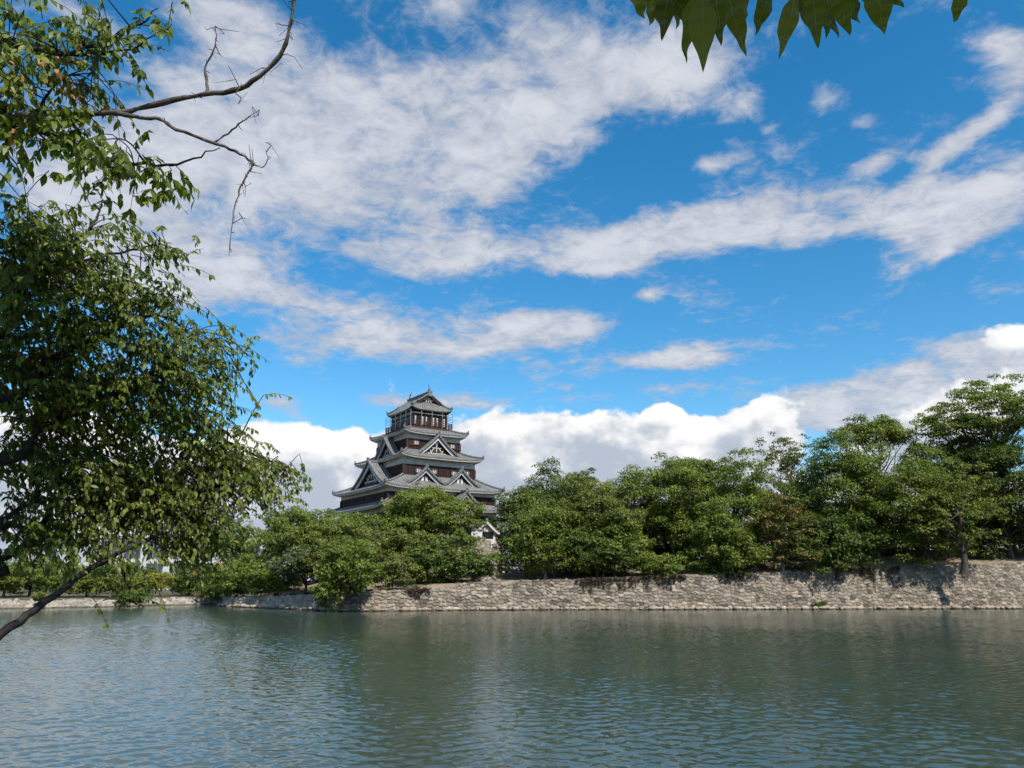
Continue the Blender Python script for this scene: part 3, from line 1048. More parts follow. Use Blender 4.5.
# windows on the clad storeys
for u in (-4.4, 2.9, 5.6, -1.2):
    window('R', u, 8.95, 22.9 if abs(u) < 5 else 23.1, 1.0, .8, True)
for u in (-3.7, 3.9):
    window('R', u, 6.4, 28.35, 1.0, .8, True)
for u in (-4.7, 4.9):
    window('R', u, 6.4, 28.2, .7, .7, False)
for u in (-4.6, 4.6):
    window('L', u, 5.55, 28.4, .8, .7, False)
for u in (-6.6, 6.8):
    window('L', u, 7.35, 23.0, .9, .8, False)
for u in (-8.5, -4.3, 0, 4.3, 8.5):
    window('L', u, 10.8, 17.95, .9, .55, False)
    window('R', u, 10.5, 17.95, .9, .55, False)
    window('R', u, 10.7, 14.0, 1.0, .9, False)

# top storey with veranda
TA, TB = 3.45, 4.55
w = MB()
w.box(-TA, TA, -TB, TB, 31.3 - KZ, 35.1 - KZ)
w.build('top_wall', M['timber'], keep)
for face, hw, out in (('R', TA, TB), ('B', TA, TB), ('L', TB, TA), ('F', TB, TA)):
    f = face_map(face)
    n = 3
    for i in range(n):
        u0, u1 = -hw + 2 * hw * i / n + .22, -hw + 2 * hw * (i + 1) / n - .22

        def bx(mb, a, b_, o0, o1, z0, z1):
            p, q = f(a, out + o0, z0), f(b_, out + o1, z1)
            mb.box(min(p[0], q[0]), max(p[0], q[0]), min(p[1], q[1]), max(p[1], q[1]), p[2], q[2])
        ww = MB()
        bx(ww, u0 + .04, u0 + .30, .01, .05, 32.25, 33.75)
        ww.build('white_panel', M['eaveplaster'], keep)
        ww = MB()
        bx(ww, u1 - .30, u1 - .04, .01, .05, 32.25, 33.75)
        pb = MB()
        bx(pb, u0, u1, .01, .06, 34.25, 34.55)
        pb.build('plaster_frieze', M['eaveplaster'], keep)
        bell = []
        cx = (u0 + u1) / 2
        hwid = (u1 - u0) / 2 - .42
        for k in np.linspace(-1, 1, 11):
            bell.append((cx + hwid * np.sign(k) * abs(k) ** .6, 33.2 + .75 * (1 - abs(k)) ** .6))
        ww.build('white_panel', M['eaveplaster'], keep)
        kb = MB()
        kb.face([f(cx - hwid * 1.1, out + .04, 32.1), f(cx + hwid * 1.1, out + .04, 32.1)] + [f(a, out + .04, z) for a, z in bell[::-1]])
        kb.build('bell_window', M['dark'], keep)
    for i in range(n + 1):
        u = -hw + 2 * hw * i / n
        ps = MB()
        bx(ps, u - .14, u + .14, .0, .14, 31.4, 35.0)
        ps.build('post', M['timber'], keep)
    ps = MB()
    bx(ps, -hw, hw, .0, .10, 33.9, 34.15)
    bx(ps, -hw, hw, .0, .12, 31.95, 32.15)
    ps.build('beam', M['timber'], keep)

RA, RB = 4.3, 5.25
v = MB()
v.box(-RA - .1, RA + .1, -RB - .1, RB + .1, 31.45 - KZ, 31.72 - KZ)
ver = v.build('veranda', M['redwood'], keep)
for (u0, u1, v0, v1) in ((-RA, RA, -RB, -RB), (-RA, RA, RB, RB), (-RA, -RA, -RB, RB), (RA, RA, -RB, RB)):
    v = MB()
    for z in (32.0, 32.35, 32.72):
        v.bar((u0 - (.25 if u0 != u1 else 0), v0 - (.25 if v0 != v1 else 0), z - KZ), (u1 + (.25 if u0 != u1 else 0), v1 + (.25 if v0 != v1 else 0), z - KZ), .11, .11)
    L = math.hypot(u1 - u0, v1 - v0)
    for k in np.linspace(0, 1, int(L / 1.05) + 1):
        x, y = u0 + (u1 - u0) * k, v0 + (v1 - v0) * k
        v.box(x - .07, x + .07, y - .07, y + .07, 31.7 - KZ, 32.78 - KZ)
    v.build('railing', M['redwood'], ver)
for x in (-RA - .15, RA + .15):
    s = MB()
    for y in np.linspace(-RB - .15, RB + .15, 6):
        s.box(x - .035, x + .035, y - .035, y + .035, 31.7 - KZ, 34.7 - KZ)
    for z in (33.2, 33.7, 34.2, 34.65):
        s.bar((x, -RB - .15, z - KZ), (x, RB + .15, z - KZ), .05, .05)
    s.build('safety_railing', M['steel'], keep)
for y in (-RB - .15, RB + .15):
    s = MB()
    for x in np.linspace(-RA - .15, RA + .15, 5)[1:-1]:
        s.box(x - .03, x + .03, y - .03, y + .03, 31.7 - KZ, 34.7 - KZ)
    s.bar((-RA, y, 34.2 - KZ), (RA, y, 34.2 - KZ), .04, .04)
    s.build('safety_railing', M['steel'], keep)

# top hip-and-gable roof
def top_roof():
    A, B, ze, zr, up = 4.3, 5.46, 35.05 - KZ, 38.45 - KZ, .5
    Am, zm, Bp = 2.55, 36.75 - KZ, 3.75          # foot of the gable part, pediment plane
    Bv = Bp + .5
    tile, sof = MB(), MB()
    s_ = np.linspace(-1, 1, 21)
    tl, tu = np.linspace(0, 1, 7), np.linspace(0, 1, 7)

    def zlow(t, s):
        return ze + (zm - ze) * t ** 1.15 + up * abs(s) ** 5 * (1 - t) ** 1.6
    for sg in (-1, 1):
        P = [[(sg * (A + (Am - A) * t), s * (B + (Bv - B) * t), zlow(t, s)) for s in s_] for t in tl]
        tile.grid(P, [[(s * B, t * 2.4) for s in s_] for t in tl])
        P = [[(sg * Am * (1 - t), s * Bv, zm + (zr - zm) * t ** 1.12) for s in s_] for t in tu]
        tile.grid(P, [[(s * Bv, 2.4 + t * 3.1) for s in s_] for t in tu])
        P = [[(s * (A + (Am - A) * t), sg * (B + (Bp - B) * t), zlow(t, s)) for s in s_] for t in tl]
        tile.grid(P, [[(s * A, t * 2.4) for s in s_] for t in tl])
    for sd in range(4):
        def e(s, inset, dz):
            a, b_ = A - inset, B - inset
            z = ze + up * abs(s) ** 5 + dz
            return [(s * a, -b_, z), (a, s * b_, z), (-s * a, b_, z), (-a, -s * b_, z)][sd]
        e0 = [e(s, 0, 0) for s in s_]
        e1 = [e(s, 0, -.17) for s in s_]
        f0 = [e(s, .1, -.16) for s in s_]
        f1 = [e(s, .1, -.36) for s in s_]
        q = [[(s * TA, -TB), (TA, s * TB), (-s * TA, TB), (-TA, -s * TB)][sd] for s in s_]
        w1 = [(p[0], p[1], ze - .2) for p in q]
        tile.grid([e0, e1], [[(p[0] + p[1], 0) for p in e0]] * 2)
        sof.grid([e1, f0, f1, w1])
    r = tile.build('roof', M['tile'], keep)
    sof.build('eaves', M['timber'], r)
    paths = []
    for sa in (-1, 1):
        for sb in (-1, 1):
            pts = [(sa * (A + (Am - A) * t), sb * (B + (Bp - B) * t), zlow(t, 1) + .1) for t in np.linspace(0, 1, 7)]
            paths.append((pts, [.18] * 7))
            pts = [(sa * Am * (1 - t), sb * (Bv - .05), zm + (zr - zm) * t ** 1.12 + .08) for t in np.linspace(0, 1, 6)]
            paths.append((pts, [.17] * 6))
    for pth in paths:
        V, Fq = tubes([pth], 6)
        link('hip_ridge', np_mesh('hip_ridge', V, Fq), M['ridge'], r)
    rd = MB()
    rd.box(-.26, .26, -Bv - .05, Bv + .05, zr - .12, zr + .32)
    rd.box(-.34, .34, -Bv - .08, Bv + .08, zr + .32, zr + .42)
    for sb in (-1, 1):
        rd.box(-.42, .42, sb * (Bv + .18) - .12, sb * (Bv + .18) + .12, zr - .55, zr + .45)
    rd.build('ridge', M['ridge'], r)
    for sb in (-1, 1):
        for sa in (-1, 1):
            rd = MB()
            x, y, z = sa * (A - .1), sb * (B - .1), ze + up + .1
            rd.bar((x - sa * .15, y - sb * .15, z), (x + sa * .15, y + sb * .15, z + .35), .32, .3)
            rd.build('ridge_end_tile', M['ridge'], r)
    for sb in (-1, 1):
        pd, wt, bg_ = MB(), MB(), MB()
        y = sb * Bp
        pd.face([(-Am, y, zm - .05), (Am, y, zm - .05), (Am * .5, y, zm + (zr - zm) * .48), (0, y, zr - .1), (-Am * .5, y, zm + (zr - zm) * .48)])
        y2 = sb * (Bp + .06)
        n_ = (0, sb, 0)
        for a_, b_, wd in (((-1.1, zm + .45), (1.1, zm + .45), .14), ((0, zm + .1), (0, zr - .45), .2), ((-.55, zm + .05), (-.2, zm + .9), .13), ((.55, zm + .05), (.2, zm + .9), .13)):
            wt.bar((a_[0], y2, a_[1]), (b_[0], y2, b_[1]), wd, .06, n_)
        for sa in (-1, 1):
            for i in range(6):
                t0, t1 = i / 6, (i + 1) / 6
                bg_.bar((sa * Am * (1 - t0), sb * (Bv - .12), zm + (zr - zm) * t0 ** 1.12 - .25), (sa * Am * (1 - t1), sb * (Bv - .12), zm + (zr - zm) * t1 ** 1.12 - .25), .14, .38)
        pd.build('pediment', M['timber'], r)
        wt.build('tracery', M['plaster'], r)
        bg_.build('barge_board', M['timber'], r)
    for sb in (-1, 1):
        y = sb * (Bv - .35)
        pts = [(0, y - sb * .25, zr + .45), (0, y + sb * .1, zr + .62), (0, y + sb * .18, zr + .95), (0, y - sb * .02, zr + 1.3), (0, y - sb * .22, zr + 1.62)]
        V, Fq = tubes([(curve(pts, 12), np.interp(np.linspace(0, 1, 13), [0, .25, .7, 1], [.16, .26, .14, .04]))], 8)
        sh_ = link('ridge_fish', np_mesh('ridge_fish', V, Fq, True), M['ridge'], r)
        fn = MB()
        fn.face([(0, y - sb * .2, zr + 1.45), (0, y - sb * .5, zr + 1.85), (0, y - sb * .2, zr + 1.72), (0, y + .06 * sb, zr + 1.95), (0, y - sb * .1, zr + 1.45)])
        fn.face([(.02, y + sb * .3, zr + .8), (.02, y + sb * .55, zr + 1.05), (.02, y + sb * .25, zr + 1.15)])
        fn.build('tail_fin', M['ridge'], r)


top_roof()


# ------------------------------------------------------------------ terrace wall, gatehouse and far building
def gable_house(name, label, cat, loc, rz, L, Wd, hw, rise, over=.5, wall='plaster', win=()):
    """small plastered house; ridge along local y, gable faces -y"""
    h = thing(name, loc, label, cat, rz=rz)
    wl_ = MB()
    wl_.box(-Wd / 2, Wd / 2, -L / 2, L / 2, -1.5, hw)
    for sg in (-1, 1):
        wl_.face([(-Wd / 2, sg * L / 2, hw), (Wd / 2, sg * L / 2, hw), (0, sg * L / 2, hw + rise * .86)])
    wl_.build('wall', M[wall], h)
    rf, bbs = MB(), []
    ks = np.linspace(0, 1, 6)
    W2 = Wd / 2 + over
    for sg in (-1, 1):
        pr = [(sg * W2 * k, hw + rise - (rise + .3) * (1 - (1 - k) ** 1.2)) for k in ks]
        for dz in (0, -.18):
            rf.grid([[(x, y, z + dz) for x, z in pr] for y in (-L / 2 - over, L / 2 + over)], [[(y, k * 3) for k in ks] for y in (-L / 2 - over, L / 2 + over)])
        for y in (-L / 2 - over, L / 2 + over):
            rf.grid([[(x, y, z + dz) for x, z in pr] for dz in (0, -.18)])
            bb = MB()
            bbs.append(bb)
            for i in range(5):
                bb.bar((pr[i][0], y + (.05 if y < 0 else -.05), pr[i][1] - .30), (pr[i + 1][0], y + (.05 if y < 0 else -.05), pr[i + 1][1] - .30), .1, .34)
    r = rf.build('roof', M['tile'], h)
    for bb in bbs:
        bb.build('barge_board', M['plaster'], r)
    rr = MB()
    rr.box(-.2, .2, -L / 2 - over - .05, L / 2 + over + .05, hw + rise - .08, hw + rise + .3)
    rr.build('ridge', M['ridge'], r)
    for (u, z, w_, h_) in win:
        d = MB()
        d.box(u - w_ / 2, u + w_ / 2, -L / 2 - .06, -L / 2 - .02, z, z + h_)
        d.build('opening', M['dark'], h)
    return h


tz = 10.4
tp = [at(372, 560, 131), at(384, 560, 123), at(440, 560, 122), at(493, 560, 124), at(500, 560, 140)]
terr = thing('terrace_wall', (tp[1][0], tp[1][1], 4.0), 'rough stone terrace wall showing between the trees below the keep', 'stone wall')
me, TT, _ = stone_wall_mesh('stone_face', [(p[0], p[1], tz) for p in tp], 0.2, 1.0, 0.7, 0.25, 0.25, 31, zbase=2.5)
child_world(link('stone_face', me, M['stone']), terr)
tf = MB()
tf.face([(p[0], p[1], tz - .1) for p in TT[::12]] + [(tp[-1][0], 160, tz - .1), (tp[0][0] - 2, 160, tz - .1)])
tag(tf.build('terrace_ground', M['earth']), kind='structure')
gp = at(487, 530, 127.5)
gable_house('gatehouse', 'small white gatehouse with pitched roof on the stone terrace right below the keep', 'gatehouse',
            (at(482, 530, 127.5)[0], 127.5, tz - .1), radians(24), 3.2, 3.3, 1.25, 1.5, .5, win=((0.2, -.1, 2.1, 1.05),))
# low plastered parapet wall beside it
pp0, pp1 = at(471, 535, 125.0), at(482, 535, 125.4)
pwal = thing('parapet_wall', (pp0[0], pp0[1], tz - .1), 'low white plastered wall with tiled coping beside the small gatehouse', 'wall')
w = MB()
w.bar((0, 0, .55), (pp1[0] - pp0[0], pp1[1] - pp0[1], .55), .4, 1.1)
w.build('plaster_face', M['plaster'], pwal)
w = MB()
w.bar((0, 0, 1.2), (pp1[0] - pp0[0], pp1[1] - pp0[1], 1.2), .75, .2)
w.bar((0, 0, 1.36), (pp1[0] - pp0[0], pp1[1] - pp0[1], 1.36), .35, .14)
w.build('coping', M['ridge'], pwal)

# steep rubble slope that shows as a pale strip under the gatehouse
g = np.random.default_rng(55)
rs = []
import bmesh
bm = bmesh.new()
bmesh.ops.create_icosphere(bm, subdivisions=1, radius=1.0)
IV = np.array([q.co[:] for q in bm.verts])
IF = np.array([[q.index for q in fc.verts] for fc in bm.faces])
bm.free()
Vs, Fs, Ts = [], [], []
off = 0
for i in range(480):
    k = g.random()
    yy = 109.5 + 14 * k
    xx = at(486 - 4 * k + g.normal(0, 1) * (6.5 - 3 * k), 560, yy)[0]
    z0 = bailey_z(xx, yy)
    zz = z0 + (tz - .6 - z0) * k ** .9 - .1
    r_ = g.uniform(.16, .42)
    w_ = IV * (1 + .25 * np.sin(IV @ g.normal(0, 2.5, (3, 3))).sum(1, keepdims=True) / 1.7) * np.array([r_ * g.uniform(.8, 1.3), r_, r_ * .7])
    Vs.append(w_ + np.array([xx, yy, zz]))
    Fs.append(IF + off)
    Ts.append(np.full(len(IF), np.clip(g.normal(.55, .22), 0, 1)))
    off += len(IV)
me = np_mesh('rubble_slope', np.concatenate(Vs), np.concatenate(Fs), False, np.concatenate(Ts), np.zeros(off))
tag(link('rubble_slope', me, M['stone']), kind='stuff')

# pale office building far left behind the park trees
bp = at(96, 560, 205)
bld = thing('office_building', (bp[0], 205, 1.8), 'pale flat roofed concrete building behind the park trees on the far bank', 'building')
bz = at(150, 538, 205)[2] - 1.8
bw_ = at(262, 560, 205)[0] - bp[0]
w = MB()
w.box(0, bw_, 0, 14, -1, bz)
w.build('wall', M['concrete'], bld)
w = MB()
w.box(-.4, bw_ + .4, -.4, 14.4, bz, bz + .8)
w.build('parapet', M['concrete'], bld)
zc = at(150, 556, 205)[2] - 1.8
bays = 7
for i in range(bays):
    x0, x1 = bw_ * i / bays + .9, bw_ * (i + 1) / bays - .9
    for (za_, zb_) in ((zc - 0.4, bz - .7), (zc - 4.2, zc - 1.9)):
        fr = MB()
        fr.box(x0 - .12, x1 + .12, -.12, -.02, za_ - .15, za_)
        fr.box(x0 - .12, x1 + .12, -.12, -.02, zb_, zb_ + .12)
        for xx in np.linspace(x0, x1, 4):
            fr.box(xx - .06, xx + .06, -.12, -.02, za_, zb_)
        wo_ = fr.build('window', M['steel'], bld)
        pn = MB()
        pn.face([(x0, -.015, za_), (x1, -.015, za_), (x1, -.015, zb_), (x0, -.015, zb_)])
        pn.build('pane', M['glass'], wo_)


# ------------------------------------------------------------------ trees across the water
def rhombs(C, A, N, Ln, Wd, bend=0.12):
    """leaf-spray faces: centre, long axis, normal"""
    S = unit(np.cross(N, A))
    Nn = unit(np.cross(A, S))
    a = A * (Ln / 2)[:, None]
    s_ = S * (Wd / 2)[:, None]
    dn = Nn * (Ln * bend)[:, None]
    V = np.stack([C - a, C + s_ - a * .1 + dn, C + a, C - s_ - a * .1 + dn], 1).reshape(-1, 3)
    F = np.arange(len(V)).reshape(-1, 4)
    return V, F


def crown_points(g, Cc, R, rc0, dens, leaf, flat=.62, umbrella=0.0, fill=0.5):
    Rm = (R[0] * R[1] * R[2]) ** (1 / 3)
    rc_m = rc0
    nC = int(np.clip(2.6 * (R[0] * R[2] * 2 + R[0] * R[1]) / (rc_m ** 2) * dens, 8, 300))
    v = g.uniform(-.15 if umbrella else -1.0, 1.0, nC)
    ang = g.uniform(0, 2 * pi, nC)
    hr = np.where(v > 0, (1 - np.abs(v) ** 2.2) ** .5, (1 - np.abs(v) ** 3.2) ** .5)
    hr = hr * (1 + .22 * np.sin(v * 7 + g.uniform(0, 6)))
    d = np.stack([np.cos(ang) * hr, np.sin(ang) * hr, v], 1)
    rad = 1 - fill * g.random(nC) ** 1.8
    ph = g.uniform(0, 6.28, 4)
    lump = 1 + .13 * np.sin(ang * 2 + ph[0] + v * 2) + .10 * np.sin(ang * 3 + ph[1]) + .08 * np.sin(v * 5 + ph[2] + ang)
    P = Cc + d * rad[:, None] * lump[:, None] * np.maximum(np.array(R) - rc_m * np.array([.28, .28, .22]), .15)
    rc = rc_m * g.uniform(.65, 1.35, nC)
    ct = np.clip(g.normal(.52, .17, nC), .05, .95)
    return P, rc, ct


def foliage(g, P, rc, ct, dens_leaf, leaf, flat, up=.55):
    n = np.maximum(12, (rc ** 2 * dens_leaf * (0.3 / leaf) ** 2)).astype(int)
    ci = np.repeat(np.arange(len(P)), n)
    N = len(ci)
    d = unit(g.normal(0, 1, (N, 3)))
    flip = (d[:, 2] < -.15) & (g.random(N) < .7)
    d[flip, 2] *= -1
    r = rc[ci] * (1 - .55 * g.random(N) ** 2)
    # sub-lumps so the outline of a clump is ragged
    r = r * (1 + .22 * np.sin(d[:, 0] * 5 + ci) * np.sin(d[:, 1] * 5 + ci * 1.7) + g.normal(0, .09, N))
    C = P[ci] + d * r[:, None] * np.array([1, 1, flat])
    Nn = unit(d * .5 + np.array([0, 0, up - .1]) + SUN_DIR * .35 + g.normal(0, .40, (N, 3)))
    A = unit(np.cross(Nn, g.normal(0, 1, (N, 3))) + np.array([0, 0, -.25]))
    L = leaf * g.uniform(.65, 1.4, N)
    V, F = rhombs(C, A, Nn, L, L * g.uniform(.45, .7, N))
    tint = np.clip(ct[ci] + g.normal(0, .13, N), 0, 1)
    return V, F, tint


def trunk_paths(g, base, H, crown_c, R, P, rc, nl, thick, lean=0.04):
    paths = []
    fork = base + np.array([g.normal(0, lean) * H, g.normal(0, lean) * H, max(.25 * H, min(.55 * H, crown_c[2] - R[2] * .6 - base[2]))])
    top = np.array(crown_c) + np.array([g.normal(0, .1) * R[0], g.normal(0, .1) * R[1], R[2] * .35])
    tr = curve([base - (0, 0, .4), (base * .55 + fork * .45) + np.append(g.normal(0, .015 * H, 2), 0), fork, (fork + top) / 2 + np.append(g.normal(0, .04 * H, 2), 0), top], 16)
    k = np.linspace(0, 1, len(tr))
    rr = thick * (1 - .86 * k) * (1 + .5 * np.exp(-k * 22))
    paths.append((tr, rr))
    if len(P):
        sel_ = g.permutation(len(P))[:nl]
        for i in sel_:
            j = int(len(tr) * g.uniform(.30, .75))
            p0 = tr[j]
            p2 = P[i]
            m_ = p0 * .5 + p2 * .5 + np.array([0, 0, -.08 * np.linalg.norm(p2 - p0)]) + g.normal(0, .06, 3) * np.linalg.norm(p2 - p0)
            c_ = curve([p0, m_, p2], 8)
            r0 = min(rr[j] * .62, .06 + .022 * np.linalg.norm(p2 - p0))
            paths.append((c_, np.linspace(r0, .025, len(c_))))
    return paths


def tree(name, label, px, top, width, bottom, Y, leaf='broad', bark='bark', base_px=None, dens=1.0, rc=None, size=.33, flat=.66,
         umbrella=0, limbs=14, thick=None, depth=None, gz=None, group=None, seed=0, fill=.5, cat='tree', dl=100, stems=1, tilt=0.0, base_dy=0.0):
    g = np.random.default_rng(1000 + seed)
    cz0, cz1 = at(px, bottom, Y)[2], at(px, top, Y)[2]
    cx = at(px, (top + bottom) / 2, Y)[0]
    bx_ = at(base_px if base_px is not None else px, bottom, Y)[0]
    if gz is None:
        gz = bailey_z(bx_, Y + base_dy)
    base = np.array([bx_, Y + base_dy, gz - .05])
    R = [width / 2 * Y / FPX, min((depth or width) / 2 * Y / FPX, max(1.9, Y - 109.6)) if px > 350 else (depth or width) / 2 * Y / FPX, max(.6, (cz1 - cz0) / 2)]
    Cc = np.array([cx, Y, (cz0 + cz1) / 2])
    H = cz1 - gz
    rc = (rc or (.55 + .13 * R[0])) * .88
    P, rcs, ct = crown_points(g, Cc, R, rc, dens, size, flat, umbrella, fill)
    if tilt:
        P[:, 2] += (P[:, 0] - cx) * tilt
    t = thing(name, tuple(base), label, cat, group)
    paths = []
    for k in range(stems):
        b0 = base + (np.array([g.normal(0, .5), g.normal(0, .5), 0]) if k else 0)
        paths += trunk_paths(g, b0, H, Cc, R, P, rcs, limbs // stems, (thick or (.10 + .024 * H)) * (1 if stems == 1 else .62))
    V, F = tubes(paths, 6)
    link('trunk', np_mesh('trunk', V - base, F, True), M[bark], t)
    V, F, T = foliage(g, P, rcs, ct, dl, size, flat)
    link('crown', np_mesh('crown', V - base, F, False, T), LEAF[leaf], t)
    return t


